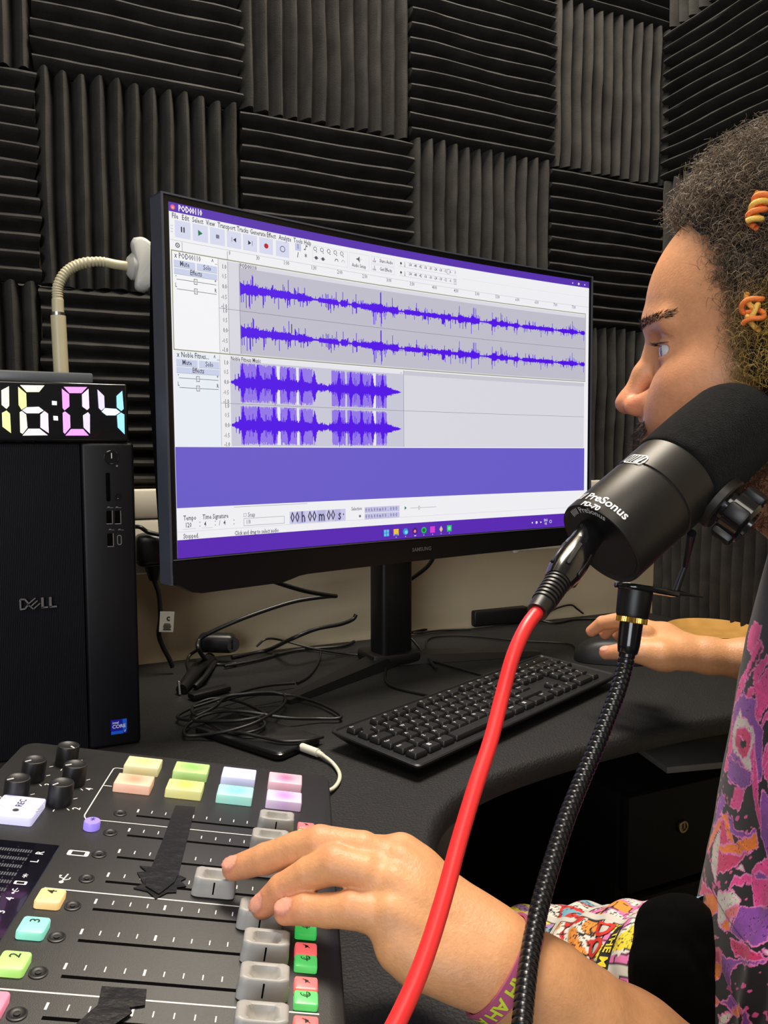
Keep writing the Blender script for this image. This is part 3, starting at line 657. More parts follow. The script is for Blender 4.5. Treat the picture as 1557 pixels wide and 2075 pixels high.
# waveforms ----------------------------------------------------------------
wr_ = np.random.default_rng(3)
def wave1(yc, seedarr):
    n = 640; S = np.linspace(-.3765, .4880, n+1)
    for i in range(n):
        a1, a2 = seedarr[i]; rect(S[i], yc-a2, S[i+1], yc+a1, WAVE, 6)
n = 640; base = np.zeros(n); u = np.arange(n)
env = .0090*np.exp(-u/90)+.0085; burst = np.zeros(n); k = 0
while k < n:
    L_ = int(wr_.integers(3, 14)); amp = wr_.choice([.22, .6, .85, 1.0, 1.25, 1.5], p=[.12, .20, .27, .19, .13, .09]); burst[k:k+L_] = amp; k += L_
burst = np.convolve(burst, np.ones(3)/3, 'same'); burst[:26] = 1.0; burst[205:225] = 1.6; burst[420:450] *= 1.2
am = env*burst*(.75+.5*wr_.random(n)); am[0] = .020; am[1:8] = np.linspace(.017, .011, 7)
sp = (wr_.random(n) < .20); am1 = am*(1+sp*wr_.random(n)*2.4)+sp*.004; sp2 = (wr_.random(n) < .20); am2 = am*(1+sp2*wr_.random(n)*2.4)+sp2*.004
for yc in (.7905, .6635): wave1(yc, np.stack([am1+.0006, am2+.0006], 1))
# clipped light band + dark core of the second track
n = 330; S = np.linspace(-.3972, -.0300, n+1); U = np.linspace(0, 1, n)
blk = [(.050, .245), (.262, .352), (.368, .447), (.558, .640), (.652, .815), (.835, .905)]
core = np.interp(U, [0, .03, .06, .3, .5, .535, .56, .9, .97, 1], [.004, .010, .017, .017, .012, .006, .015, .016, .006, .0005])
core = core*(.75+.5*wr_.random(n))
for c0 in (.058, .142, .225, .305, .382, .455, .603, .675, .742, .812, .878):
    core += .040*np.exp(-((U-c0)/.0085)**2)
sk = wr_.random(n) < .22; core = core+sk*wr_.random(n)*.020*(U < .93)*(U > .02); core = np.minimum(core, .0585)
for yc in (.5125, .3855):
    for a, b in blk:
        i0, i1 = int(a*n), int(b*n)
        for i in range(i0, i1):
            h = .0585-.008*wr_.random()**3; h2 = .0585-.009*wr_.random()**3; rect(S[i], yc-h2, S[i+1], yc+h, LWAVE, 6)
    for i in range(n): rect(S[i], yc-core[i]*(.85+.25*wr_.random()), S[i+1], yc+core[i], WAVE, 8)
    for a, b in ((.245, .262), (.352, .368), (.815, .835)): rect(S[int(a*n)], yc-.0585, S[int(b*n)], yc+.0585, C(238, 237, 246), 5)
txt('I', -.2760, .6880, .016, DK, L=8)
# lower part -----------------------------------------------------------------
rect(-.4995, .1450, .4895, .3195, C(108, 94, 205), 3)
rect(-.4990, .0755, .4950, .0767, C(215, 215, 224), 2); rect(-.3960, .1395, -.2480, .1405, C(120, 120, 135), 2)
txt('Tempo', -.4885, .1150, .0080, DK, 'LEFT'); txt('120', -.4860, .0945, .0080, DK, 'LEFT'); rect(-.4900, .0830, -.4665, .0838, LINE, 3); txt('Time Signature', -.4545, .1150, .0080, DK, 'LEFT'); txt('4', -.4500, .0945, .0080, DK); txt('/', -.4235, .0945, .0080, DK); txt('4', -.4145, .0945, .0080, DK); rect(-.4555, .0830, -.4365, .0838, LINE, 3)
for x in (-.4595, -.4315, -.3965):
    poly_on([(x-.001, .100), (x+.001, .100), (x, .1035)], 4, DK); poly_on([(x-.001, .091), (x, .0875), (x+.001, .091)], 4, DK)
frame_(-.3780, .1090, -.3725, .1200, LINE, 3); txt('Snap', -.3700, .1140, .0080, C(120, 120, 135), 'LEFT'); frame_(-.3780, .0810, -.2965, .1045, LINE, 3); txt('1/8', -.3740, .0925, .0075, C(150, 150, 165), 'LEFT')
rect(-.2860, .0775, -.1640, .1165, C(208, 206, 238), 2)
for k, x in enumerate((-.2620, -.2250, -.1830)): rect(x-.0065 if k != 1 else x-.002, .0775, x+.0075 if k != 1 else x+.016, .1165, C(190, 187, 230), 3)
for s, x in (('0', -.2800), ('0', -.2700), ('h', -.2570), ('0', -.2430), ('0', -.2335), ('m', -.2175), ('0', -.2020), ('0', -.1925), ('s', -.1775), ('·', -.1690)): txt(s, x, .0965, .0190, C(50, 50, 80), L=5)
for yy in (.1075, .0855):
    rect(-.1200, yy-.0095, -.0360, yy+.0105, C(200, 198, 236), 2)
    for k in range(12): txt('00h00m00,000s'[k], -.1165+.0066*k, yy+.0005, .0068, C(60, 60, 90), L=5)
txt('Selection', -.1385, .1145, .0068, DK); disc(-.1310, .0890, .0018, C(120, 120, 135)); tri(-.0205, .1080, .0026, .0065, C(20, 120, 90)); rect(-.0090, .1060, .0580, .1072, C(140, 140, 150), 3); rect(.0120, .1000, .0150, .1130, C(130, 130, 145), 4); rect(.0127, .1015, .0143, .1115, WH, 5)
txt('Stopped.', -.4895, .0625, .0080, DK, 'LEFT'); txt('Click and drag to select audio', -.3960, .0605, .0074, DK, 'LEFT')
rect(-.5, 0, .5, .0530, C(90, 38, 182), 2); 
ics = [(-.0683, C(90, 200, 235), 0), (-.0446, C(240, 200, 60), 0), (-.0210, C(50, 150, 220), 1), (.0025, C(70, 25, 120), 1), (.0255, C(30, 190, 90), 1), (.0480, C(225, 60, 215), 0), (.0705, C(225, 190, 160), 2), (.0923, C(30, 200, 110), 0)]
for x, c, k in ics:
    if k == 1: disc(x, .0245, .0046, c, 4)
    elif k == 0: rect(x-.0062, .0130, x+.0062, .0360, c, 4)
    else: poly_on([(x, .012), (x+.0045, .0235), (x, .036), (x-.0045, .0235)], 4, c)
    if k != 0 or x > -.05: disc(x, .0070, .0007, C(220, 215, 245), 4)
disc(.0025, .0230, .0022, C(250, 130, 150), 5); disc(.0255, .0245, .0026, C(15, 110, 50), 5); disc(-.0195, .0220, .0026, C(120, 225, 240), 5); rect(-.0745+.0055, .0135, -.0745+.0065, .036, C(80, 60, 190), 5); rect(-.0740, .0240, -.0625, .0255, C(80, 60, 190), 5); rect(.0005, .0062, .0060, .0085, C(230, 220, 250), 5); rect(-.0495, .013, -.0405, .018, C(60, 130, 220), 5); disc(.0923, .0245, .0028, C(120, 240, 170), 5)
for x, s in ((.3290, '^'), (.3420, 'o'), (.3550, '.')): disc(x, .0235, .0014 if s != 'o' else .0022, C(225, 220, 245), 4)
txt('ENG', .3700, .0300, .0056, C(225, 220, 245), bold=.02); txt('UK', .3700, .0160, .0056, C(225, 220, 245), bold=.02); disc(.3850, .0235, .0026, C(225, 220, 245), 4); disc(.3850, .0235, .0018, C(90, 38, 182), 5)
M_SCREEN = mat('lit_screen', (.01, .01, .01), .35, attr=True, emit='attr', estr=.93)
SU.build('screen', M_SCREEN, mon, smooth=0)
# ---------------------------------------------------------------- desktop computer tower
TX1, TX0, TY, TZ = .1135, -.062, .927, 1.090
tw = thing('computer_tower', 'black desktop computer tower with finely ribbed front, left of the monitor', 'computer', ((TX0+TX1)/2, TY+.15, DESK))
M_TOW = mat('tower_black', (.0035, .0035, .0052), .45, spec=.3, noise=(30, .1), bump=(1200, .1, .0003))
MB().add(rbox(TX1-TX0, .27, TZ-DESK-.001, .004, 2, ((TX0+TX1)/2, TY+.012+.135, (TZ+DESK)/2+.0005))).build('case', M_TOW, tw)
# front bezel: ribbed left field, plain strip right
xs = TX1-.056
MB().add(rbox(.056, .014, TZ-DESK-.002, .0035, 3, (xs+.028, TY+.006, (TZ+DESK)/2))).build('port_panel', M_TOW, tw)
mb = MB(); x = TX0; V = []; f = []; px = []
while x < xs-.001: px += [(x, 0), (x+.0006, 0), (x+.0009, .0008), (x+.0012, .0008)]; x += .0018
px = [(a, TY+.0022+b) for a, b in px]; n = len(px)
zz = [DESK+.002, TZ-.006, TZ-.002]; yo = [0, 0, .003]
for z, o_ in zip(zz, yo): V += [(a, b+o_, z) for a, b in px]
V += [(a, TY+.02, TZ-.001) for a, b in px]
for j in range(3):
    for i in range(n-1): f.append((j*n+i, j*n+i+1, (j+1)*n+i+1, (j+1)*n+i))
MB().add((V, f)).build('ribbed_front', mat('tower_ribs', (.0035, .0035, .0065), .5, spec=.3, noise=(30, .1)), tw, smooth=0)
def front(x, y): return aty(x, y, TY-.001)
pb = front(226, 927)
FR = lambda p, dy=0: frame((p[0], TY-.001+dy, p[2]), (1, 0, 0), (0, 0, 1), (0, -1, 0))
MB().add(lathe([(.0082, 0), (.0082, .0006), (.0074, .0010), (.0072, .0004), (.0001, .0005)], 32), FR(pb)).build('power_button', M_GLOSS, tw)
MB().add(rbox(.0009, .0003, .0062, 0, 1, (pb[0], TY-.0018, pb[2]+.002))).build('power_mark', M_WHITE, tw, smooth=0)
sl = front(219, 987); MB().add(rbox(.0042, .0012, .032, .0012, 2, (sl[0], TY-.001, sl[2]))).build('card_slot', M_SLOT, tw)
jk = front(239, 1006); MB().add(lathe([(.0042, 0), (.0042, .0006), (.0026, .0008), (.0020, .0002), (.0001, .0002)], 24), FR(jk)).build('headset_jack', M_GLOSS, tw)
for k, (px_, py_) in enumerate(((222, 1048), (239, 1048), (224, 1094))):
    u_ = front(px_, py_); o = MB().add(rbox(.0068, .0012, .0148, .0006, 1, (u_[0], TY-.001, u_[2]))).build('usb_port', M_SLOT, tw)
    MB().add(rbox(.0009, .0005, .0148, 0, 1, (u_[0]+.0030, TY-.0018, u_[2]))).add(rbox(.0068, .0005, .0010, 0, 1, (u_[0], TY-.0018, u_[2]-.0074))).build('metal_edge', M_METAL, o, smooth=0)
u_ = front(242, 1094)
o1 = rrect(-.0025, -.0058, .0025, .0058, .0024, 5); i1 = rrect(-.0016, -.0048, .0016, .0048, .0015, 5); n = len(o1)
MB().add(([(u_[0]+x, TY-.0014, u_[2]+z) for x, z in o1+i1], [(i, (i+1) % n, n+(i+1) % n, n+i) for i in range(n)])).build('usb_c_port', M_METAL, tw, smooth=0)
def fronttext(s, p, size, m, name, par=tw, dy=-.0006, bold=0., al='CENTER', sx=1.0, label=None):
    v, f = text2d(s, size, al, 3, bold); V = np.c_[p[0]+v[:, 0]*sx, np.full(len(v), TY+dy-.001), p[2]+v[:, 1]]; return MB().add((V, f)).build(name, m, par, smooth=0, label=label)
M_SYM = mat('grey_print', (.16, .16, .17), .5, noise=(90, .05))
mb = MB()
for (a, b) in ((223, 1029), (240, 1029), (226, 1074), (245, 1074)):
    q = front(a, b); mb.add(rbox(.0065, .0003, .0005, 0, 1, (q[0], TY-.0014, q[2]))).add(rbox(.0022, .0003, .0016, 0, 1, (q[0]-.0015, TY-.0014, q[2]+.0006)))
q = front(237, 944); mb.add(rbox(.002, .0003, .002, 0, 1, (q[0], TY-.0014, q[2]))); q = front(226, 940); mb.add(rbox(.004, .0003, .0008, 0, 1, (q[0], TY-.0014, q[2])))
mb.build('port_symbols', M_SYM, tw, smooth=0)
M_LOGO = mat('logo_silver', (.5, .5, .54), .25, 1., noise=(60, .05))
dl = front(78, 1222); H = .0112
mb = MB()
def bar2(a, b, w=.0017):
    a = np.array(a); b = np.array(b); d = (b-a)/np.linalg.norm(b-a); s = np.array([-d[1], d[0]])*w/2
    P = [a-s, b-s, b+s, a+s]; V = [(dl[0]+x, TY-.0006+y_, dl[2]+z) for y_ in (0, -.0018) for x, z in P]
    mb.add((V, [(0, 1, 2, 3), (7, 6, 5, 4), (0, 4, 5, 1), (1, 5, 6, 2), (2, 6, 7, 3), (3, 7, 4, 0)]))
bar2((-.0180, .0055), (-.0180, -.0050)); bar2((-.0185, -.0055), (-.0135, -.0050)); bar2((-.0135, -.0050), (-.0100, -.0005)); bar2((-.0100, .0005), (-.0135, .0055)); bar2((-.0180, .0055), (-.0135, .0055))
bar2((-.0105, -.0002), (-.0030, .0060), .0013); bar2((-.0080, -.0030), (-.0010, .0030), .0013); bar2((-.0055, -.0062), (.0015, -.0002), .0013); bar2((-.0108, -.0005), (-.0050, -.0062), .0013)
bar2((.0040, .0060), (.0040, -.0052), .0026); bar2((.0030, -.0050), (.0095, -.0050)); bar2((.0120, .0060), (.0120, -.0052), .0026); bar2((.0110, -.0050), (.0185, -.0050))
mb.build('logo', M_LOGO, tw, smooth=0)
st = front(241, 1472); sw_, sh_ = .0175, .0170
sk_ = MB().add(rbox(sw_, .0004, sh_, 0, 1, (st[0], TY-.0014, st[2]))).build('sticker', mat('sticker_blue', srgb(20, 20, 150), .4, emit=srgb(20, 20, 150), estr=.25, noise=(200, .05)), tw, smooth=0, label='blue square processor sticker')
MB().add(rbox(.0045, .0002, sh_*.75, 0, 1, (st[0]+.0065, TY-.0017, st[2]+.002))).add(rbox(sw_*.75, .0002, .0035, 0, 1, (st[0]-.002, TY-.0017, st[2]-.0067))).build('sticker_band', mat('sticker_light_blue', srgb(20, 90, 200), .4, emit=srgb(20, 90, 200), estr=.2, noise=(200, .05)), sk_, smooth=0)
for s, dx, dz, sz in (('intel', -.0035, .0050, .0040), ('CORE', .000, .0004, .0056), ('i7', .0065, -.0058, .0032)):
    fronttext(s, (st[0]+dx, 0, st[2]+dz), sz, M_TICK, 'sticker_text', sk_, -.0010, .02)
# ---------------------------------------------------------------- LED clock
ck = thing('digital_clock', 'black digital clock glowing 16:04 in rainbow colours, on top of the computer tower', 'clock', (.02, .94, TZ))
c0 = front(261, 889); c1 = front(256, 778); CX1 = (c0[0]+c1[0])/2+.001; CZ0, CZ1 = TZ+.0003, c1[2]; CW = .170; CX0 = CX1-CW
yb = TY-.002
MB().add(rbox(CW, .032, CZ1-CZ0, .003, 3, ((CX0+CX1)/2, yb+.018, (CZ0+CZ1)/2))).build('case', M_GLOSS, ck)
def seg(poly, col, nm='digit_segment'):
    P = [aty(x, y, yb-.0001) for x, y in poly]; V = [(p[0], yb+.0018, p[2]) for p in P]+[(p[0], yb+.0002, p[2]) for p in P]; n = len(P)
    f = [tuple(range(n, 2*n))]+[(i, (i+1) % n, n+(i+1) % n, n+i) for i in range(n)]
    return MB().add((V, f)).build(nm, mat('segment_glow', (.5, .5, .5), .4, emit=srgb(*col), estr=1.15, noise=(60, .03)), ck, smooth=0)
zc = lambda pts: [(x/3.053, 460+y/3.053) for x, y in pts]
YE = (215, 235, 95); YW = (240, 245, 190); WT = (245, 240, 245); PK = (240, 190, 235); MG = (225, 90, 235); MG2 = (205, 110, 225); CY = (90, 200, 235); LV = (190, 180, 240)
for poly, c in [([(8, 1010), (55, 985), (57, 1105), (40, 1125), (10, 1100)], YW), ([(40, 1135), (62, 1155), (68, 1275), (15, 1235), (12, 1150)], YE),
    ([(125, 978), (275, 980), (242, 1020), (165, 1020)], YW), ([(112, 988), (162, 1030), (165, 1110), (133, 1130), (115, 1100)], YE), ([(165, 1115), (240, 1112), (270, 1135), (240, 1152), (165, 1152), (138, 1133)], WT), ([(122, 1145), (135, 1138), (162, 1160), (170, 1242), (140, 1280), (125, 1270)], YW), ([(250, 1160), (275, 1138), (298, 1155), (302, 1275), (250, 1240)], PK), ([(140, 1290), (175, 1248), (245, 1248), (296, 1288)], WT),
    ([(322, 1075), (352, 1078), (352, 1102), (322, 1100)], WT), ([(330, 1168), (358, 1170), (360, 1197), (332, 1195)], WT),
    ([(395, 988), (540, 990), (505, 1027), (430, 1027)], MG), ([(383, 1000), (428, 1035), (430, 1110), (400, 1134), (388, 1120)], MG), ([(508, 1035), (548, 1000), (553, 1120), (540, 1132), (510, 1110)], PK), ([(388, 1150), (402, 1140), (434, 1165), (436, 1240), (402, 1280), (392, 1270)], MG2), ([(514, 1165), (545, 1145), (557, 1160), (557, 1278), (518, 1240)], LV), ([(405, 1290), (440, 1250), (515, 1250), (550, 1290)], MG),
    ([(604, 1005), (645, 1045), (648, 1118), (628, 1135), (612, 1120)], LV), ([(650, 1120), (720, 1125), (745, 1145), (715, 1165), (660, 1165), (630, 1142)], (200, 240, 250)), ([(722, 1045), (757, 1012), (766, 1125), (752, 1138), (724, 1115)], CY), ([(725, 1165), (750, 1148), (770, 1160), (772, 1282), (730, 1240)], CY)]:
    seg(zc(poly), c)
# ---------------------------------------------------------------- gooseneck clip lamp behind the clock
M_LAMP = mat('cream_plastic', (.50, .45, .29), .4, noise=(20, .04)); M_LAMPW = mat('pale_grey_plastic', (.46, .46, .43), .4, noise=(20, .04))
lp = thing('gooseneck_lamp', 'cream gooseneck lamp with a pale clip head, standing behind the clock', 'lamp', (.045, 1.03, TZ))
LY = 1.05
base = aty(118, 765, LY)
MB().add(rbox(.07, .07, .012, .003, 2, (.045, LY, TZ+.0065))).build('base', M_LAMPW, lp)
pl0 = aty(127, 757, LY); pl1 = aty(118, 640, LY); pl0[2] = TZ+.012
MB().add(tube([pl0, pl1], .0088, 24)).build('pole', M_LAMP, lp)
MB().add(tube([pl1+[0, 0, .0002], pl1+[0, 0, .004]], .0079, 24)).build('metal_ring', M_METAL, lp)
g = cat([pl1+[0, 0, .004], aty(117, 606, LY), aty(118, 580, LY), aty(133, 553, LY), aty(160, 536, LY), aty(200, 530, LY), aty(235, 536, LY), aty(262, 540, LY)], 24)
s_ = np.arange(len(g)); rr_ = np.where(s_ < 24, .0070, .0064-.0006*(s_ > 110))+.00045*np.sin(s_*1.35)*(s_ > 24)*(s_ < 130)
MB().add(tube(g, rr_, 20)).build('gooseneck', M_LAMP, lp, smooth=1.2)
hc = aty(268, 540, LY)
MB().add(lathe([(.0001, -.006), (.011, -.005), (.0165, 0), (.0165, .004), (.012, .009), (.0001, .010)], 28), axisM(hc+[-.001, 0, 0], (1, .1, 0))).build('ball_joint', M_LAMPW, lp)
P = [aty(x, y, LY) for x, y in [(268, 486), (285, 484), (300, 492), (308, 507), (314, 520), (315, 530), (311, 545), (315, 560), (312, 575), (300, 590), (287, 593), (275, 588), (272, 575), (275, 545), (264, 500)]]
Pc = cat(P+[P[0]], 4)[:-1]
V, f = rings(lambda i: [(P2[0]+(hx-P2[0])*i, P2[1]+(hz-P2[1])*i) for hx, hz in [((P[0][0]+P[8][0])/2, (P[0][2]+P[8][2])/2)] for P2 in [(p[0], p[2]) for p in Pc]], [(.10, 0), (0, .006), (0, .014), (.06, .018), (.2, .020)])
MB().add((np.c_[V[:, 0], LY-V[:, 2]+.004, V[:, 1]], [q[::-1] for q in f])).build('clip_head', M_LAMPW, lp)
cb = aty(318, 545, LY+.02); MB().add(rbox(.05, .03, .055, .006, 3), frame(cb+[.006, 0, .002], (1, 0, -.12), (0, 1, 0), (.12, 0, 1))).build('clip_jaw', M_LAMPW, lp)
bx_ = thing('grey_tray', 'flat grey translucent bar lying behind and above the clock display', 'holder', (.025, 1.0, TZ))
b0 = aty(5, 757, .99); b1 = aty(180, 775, .99); 
MB().add(rbox(b1[0]-b0[0]+.02, .04, .012, .002, 2, ((b0[0]+b1[0])/2-.006, 1.0, b1[2]+.0040))).build('bar', mat('smoky_plastic', (.13, .14, .15), .35, noise=(20, .05), trans=.2), bx_)
MB().add(rbox(.02, .03, b1[2]-.003-TZ, .002, 1, (.02, 1.0, (TZ+b1[2]-.003)/2+.0006))).build('support', M_BLACK, bx_)
# ---------------------------------------------------------------- keyboard
kO = np.array([.3575, .6927, DESK]); kx = np.array([.3566, .1497, 0]); kx /= np.linalg.norm(kx); ky = np.array([-kx[1], kx[0], 0]); tl = math.radians(2.5)
ky3 = ky*math.cos(tl)+np.array([0, 0, 1])*math.sin(tl); kz3 = np.cross(kx, ky3)
KM = frame(kO+[0, 0, .0165], kx, ky3, kz3)
kb = thing('computer_keyboard', 'black full-size computer keyboard with white legends in front of the monitor', 'keyboard', M=KM)
M_KEY = mat('key_black', (.010, .010, .010), .40, noise=(60, .15), bump=(2500, .15, .0002)); M_KB = mat('keyboard_black', (.009, .009, .009), .45, noise=(60, .1), bump=(1500, .1, .0003))
KW, KD = .452, .132
V, f = rings(lambda i: rrect(i, i, KW-i, KD-i, .006, 4), [(.012, -.013), (.006, -.008), (0, -.002), (0, 0), (.0015, .0012), (.003, .0012), (.0045, -.0008)])
MB().add((V, f)).build('frame', M_KB, kb, world=False, smooth=.5)
U = .01905; x0, y0 = .0105, .0125
rows = []
def row(y, items): rows.append((y, items))
num = '1234567890-='; 
row(0, [(1.25, 'Ctrl'), (1.25, 'win'), (1.25, 'Alt'), (6.25, ''), (1.25, 'AltGr'), (1.25, 'win'), (1.25, 'menu'), (1.25, 'Ctrl'), ('g', .25), (1, '<'), (1, 'v'), (1, '>'), ('g', .25), (2, '0'), (1, '.')])
row(1, [(1.25, 'Shift'), (1, '\\')]+[(1, c) for c in 'ZXCVBNM,./']+[(2.75, 'Shift'), ('g', 1.25), (1, '^'), ('g', 1.25), (1, '1'), (1, '2'), (1, '3')])
row(2, [(1.75, 'Caps')]+[(1, c) for c in "ASDFGHJKL;'#"]+[(1.25, 'Enter'), ('g', 3.5), (1, '4'), (1, '5'), (1, '6')])
row(3, [(1.5, 'Tab')]+[(1, c) for c in 'QWERTYUIOP[]']+[(1.5, 'Enter'), ('g', .25), (1, 'Del'), (1, 'End'), (1, 'PgD'), ('g', .25), (1, '7'), (1, '8'), (1, '9'), (1, '+')])
row(4, [(1, '`')]+[(1, c) for c in num]+[(2, 'Back'), ('g', .25), (1, 'Ins'), (1, 'Hom'), (1, 'PgU'), ('g', .25), (1, 'Num'), (1, '/'), (1, '*'), (1, '-')])
row(5.25, [(1, 'Esc'), ('g', 1)]+[(1, 'F%d' % i) for i in (1, 2, 3, 4)]+[('g', .5)]+[(1, 'F%d' % i) for i in (5, 6, 7, 8)]+[('g', .5)]+[(1, 'F%d' % i) for i in (9, 10, 11, 12)]+[('g', .25), (1, 'Prt'), (1, 'Scr'), (1, 'Pau')])
kcache = {}; leg_ = MB()
def keymesh(w, h):
    V, f = rings(lambda i: rrect(-w/2+i, -h/2+i, w/2-i, h/2-i, .0016, 3), [(0, 0), (0, .0018), (.0011, .0048), (.0017, .0054)])
    return V, f
for y, items in rows:
    x = 0
    for it in items:
        if it[0] == 'g': x += it[1]; continue
        w, s = it; wk = w*U-.0034; hk = U-.0036 if y < 5 else U*.72
        big = y == 3 and s == '+'
        cx_ = x0+(x+w/2)*U; cy_ = y0+(y+.5)*U*.93 if y < 5 else y0+(y+.32)*U*.93
        key = (round(w, 2), y > 5)
        if key not in kcache:
            o = MB().add(keymesh(wk, hk)).build('key', M_KEY, kb, world=False, smooth=.5); kcache[key] = o
        else: o = dup(kcache[key], kb)
        o.matrix_local = T(cx_, cy_, -.0002); x += w
        if s and s not in ('win', 'menu'):
            sz = .0058 if len(s) == 1 else .0040
            v, f = text2d(s, sz, 'CENTER', 1, .01); leg_.add((np.c_[cx_-wk/2+.0042+(len(s) > 1)*.0012+v[:, 0], cy_+.0032+v[:, 1], np.full(len(v), .0053)], f))
        elif s == 'win':
            for dx in (0, .0026):
                for dy in (0, .0026): leg_.add(rbox(.0021, .0021, .0001, 0, 1, (cx_-.003+dx, cy_+dy, .0053)))
leg_.build('key_legends', mat('legend_white', (.62, .62, .62), .5, noise=(90, .05)), kb, world=False, smooth=0, kind='stuff')
MB().add(rbox(.10, .010, .0005, 0, 1, (.395, .117, -.0002))).build('indicator_strip', M_GLOSS, kb, world=False)
mb = MB()
for q in range(3): mb.add(rbox(.0016, .0016, .0002, 0, 1, (.372+.02*q, .117, .0002)))
mb.build('indicator_marks', M_TICK, kb, world=False, smooth=0)
MB().add(tube(cat([kO+ky*.13+kx*.20+[0, 0, .008], (.50, .93, DESK+.003), (.47, 1.0, DESK+.003), (.50, 1.08, DESK+.003), (.57, 1.2, DESK+.003)], 8), .0019, 8)).build('cable', M_CABLE, kb)
# ---------------------------------------------------------------- mouse
mp_ = atz(1212, 1322, DESK+.015)
ms = thing('computer_mouse', 'black computer mouse under the right hand beside the keyboard', 'mouse', (mp_[0]+.01, mp_[1], DESK))
def mouse():
    V = []; f = []; na, nb = 24, 12; d = np.array([-.80, .60, 0]); s = np.array([-.60, -.80, 0]); c = np.array([mp_[0]+.022, mp_[1]-.005, DESK])
    for j in range(nb+1):
        ph = j/nb*math.pi/2
        for i in range(na):
            a = 2*math.pi*i/na; ca, sa_ = math.cos(a), math.sin(a); e = .7
            lx = .058*np.sign(ca)*abs(ca)**e*math.cos(ph)**.45; ly = .031*np.sign(sa_)*abs(sa_)**e*math.cos(ph)**.45
            h = .037*math.sin(ph)**.9*(1-.30*max(0, lx/.058)**2); V.append(c+d*lx+s*ly+np.array([0, 0, h+.001]))
    for j in range(nb):
        for i in range(na): k = (i+1) % na; f.append((j*na+i, j*na+k, (j+1)*na+k, (j+1)*na+i))
    f.append(tuple(range(na-1, -1, -1))); return np.array(V), f
MB().add(mouse()).build('shell', mat('mouse_black', (.010, .010, .011), .5, noise=(60, .1)), ms, smooth=1.3)
w0 = np.array([mp_[0]+.022, mp_[1]-.005, DESK])+np.array([-.80, .60, 0])*.032
MB().add(lathe([(.0001, -.003), (.010, -.003), (.010, .003), (.0001, .003)], 20), axisM(w0+[0, 0, .023], (-.6, -.8, 0))).build('scroll_wheel', M_CABLE, ms)
MB().add(tube(cat([w0+np.array([-.80, .60, 0])*.022+[0, 0, .006], atz(1155, 1305, DESK+.003), atz(1050, 1298, DESK+.003), atz(940, 1288, DESK+.003), atz(875, 1292, DESK+.003), atz(865, 1310, DESK+.003), atz(880, 1340, DESK+.003)], 8), .0018, 8)).build('cable', M_CABLE, ms)
# ---------------------------------------------------------------- phone, charging lead, black coil
ph0 = np.array([.236, .936, 0]); ph1 = np.array([.268, .829, 0]); ph2 = np.array([.323, .866, 0])
pc = (ph0+ph2)/2*0+np.array([.262, .900, 0]); d1 = np.array([.085, -.105, 0]); d1 = (ph2-ph0)*0+np.array([.62, -.78, 0]); 
e1 = atz(655, 1493, DESK+.008)[:2]; e2 = atz(566, 1532, DESK+.008)[:2]; e3 = atz(470, 1490, DESK+.008)[:2]
sd_ = np.array([*(e1-e2), 0]); W_ = np.linalg.norm(sd_); sd_ /= W_; ld_ = np.array([-sd_[1], sd_[0], 0])
W_ = .072; ctr = np.array([*((e1+e2)/2), 0])+ld_*.073
PM = frame(ctr+[0, 0, DESK+.001], sd_, ld_, (0, 0, 1))
pn = thing('mobile_phone', 'black mobile phone lying face up on the desk behind the mixer', 'phone', M=PM)
V, f = rings(lambda i: rrect(-W_/2+i, -.073+i, W_/2-i, .073-i, .009, 5), [(.0015, 0), (0, .0015), (0, .0065), (.0012, .0078)])
MB().add((V, f)).build('body', M_GLOSS, pn, world=False)
V, f = rings(lambda i: rrect(-W_/2+.003+i, -.070+i, W_/2-.003-i, .070-i, .007, 5), [(0, .0078), (.0002, .0080)])
MB().add((V, f)).build('glass', mat('phone_glass', (.012, .012, .013), .22, noise=(20, .1)), pn, world=False)
M_CORD = mat('white_rubber', (.72, .71, .58), .4, noise=(60, .05))
wl = thing('charging_lead', 'white charging lead plugged into the black phone and running behind the mixer', 'cable', (.32, .83, DESK))
q0 = atz(612, 1514, DESK+.006); q1 = atz(645, 1526, DESK+.006)
MB().add(tube([q0, q1], [.0048, .0046], 16)).build('plug', mat('white_plastic', (.78, .76, .66), .3, noise=(60, .04)), wl)
MB().add(tube([q1, atz(655, 1531, DESK+.006)], [.0036, .0026], 14)).build('strain_relief', M_CORD, wl)
MB().add(tube(cat([q1, atz(655, 1531, DESK+.006), atz(675, 1547, DESK+.004), atz(688, 1567, DESK+.003), atz(686, 1585, DESK+.003), atz(672, 1600, DESK+.004), atz(650, 1604, DESK+.010)], 8), .0021, 12)).build('cord', M_CORD, wl)
cl = thing('coiled_cable', 'loose coil of black cable lying on the desk, half over the phone', 'cable', (.27, .97, DESK))
pts = [(1200, 1090, 8), ]
Z4 = lambda x, y: (270+x/2.938, 1080+y/2.938)
loop = [(960, 895, 5), (830, 905, 8), (700, 930, 10), (560, 975, 10), (450, 1010, 8), (330, 1050, 6), (265, 1100, 5), (420, 1120, 9), (640, 1115, 14), (780, 1085, 14), (740, 1050, 12), (620, 1000, 10), (480, 985, 10), (360, 1030, 7), (370, 1085, 7), (480, 1040, 12), (560, 975, 16), (700, 955, 18), (840, 950, 16), (905, 975, 12), (890, 1030, 12), (800, 1090, 16), (700, 1140, 14), (560, 1180, 10), (400, 1205, 4), (305, 1200, 4), (330, 1140, 5), (450, 1075, 12), (640, 1060, 18), (900, 1100, 10), (1100, 1105, 4), (1235, 1100, 4), (1200, 1060, 4), (1080, 1005, 4), (920, 965, 6), (780, 960, 12), (640, 970, 14), (500, 1010, 10)]
pp_ = [atz(*Z4(x, y), DESK+.002+z*.001) for x, y, z in loop]
MB().add(tube(cat(pp_, 8), .0021, 10)).build('loops', M_CABLE, cl)
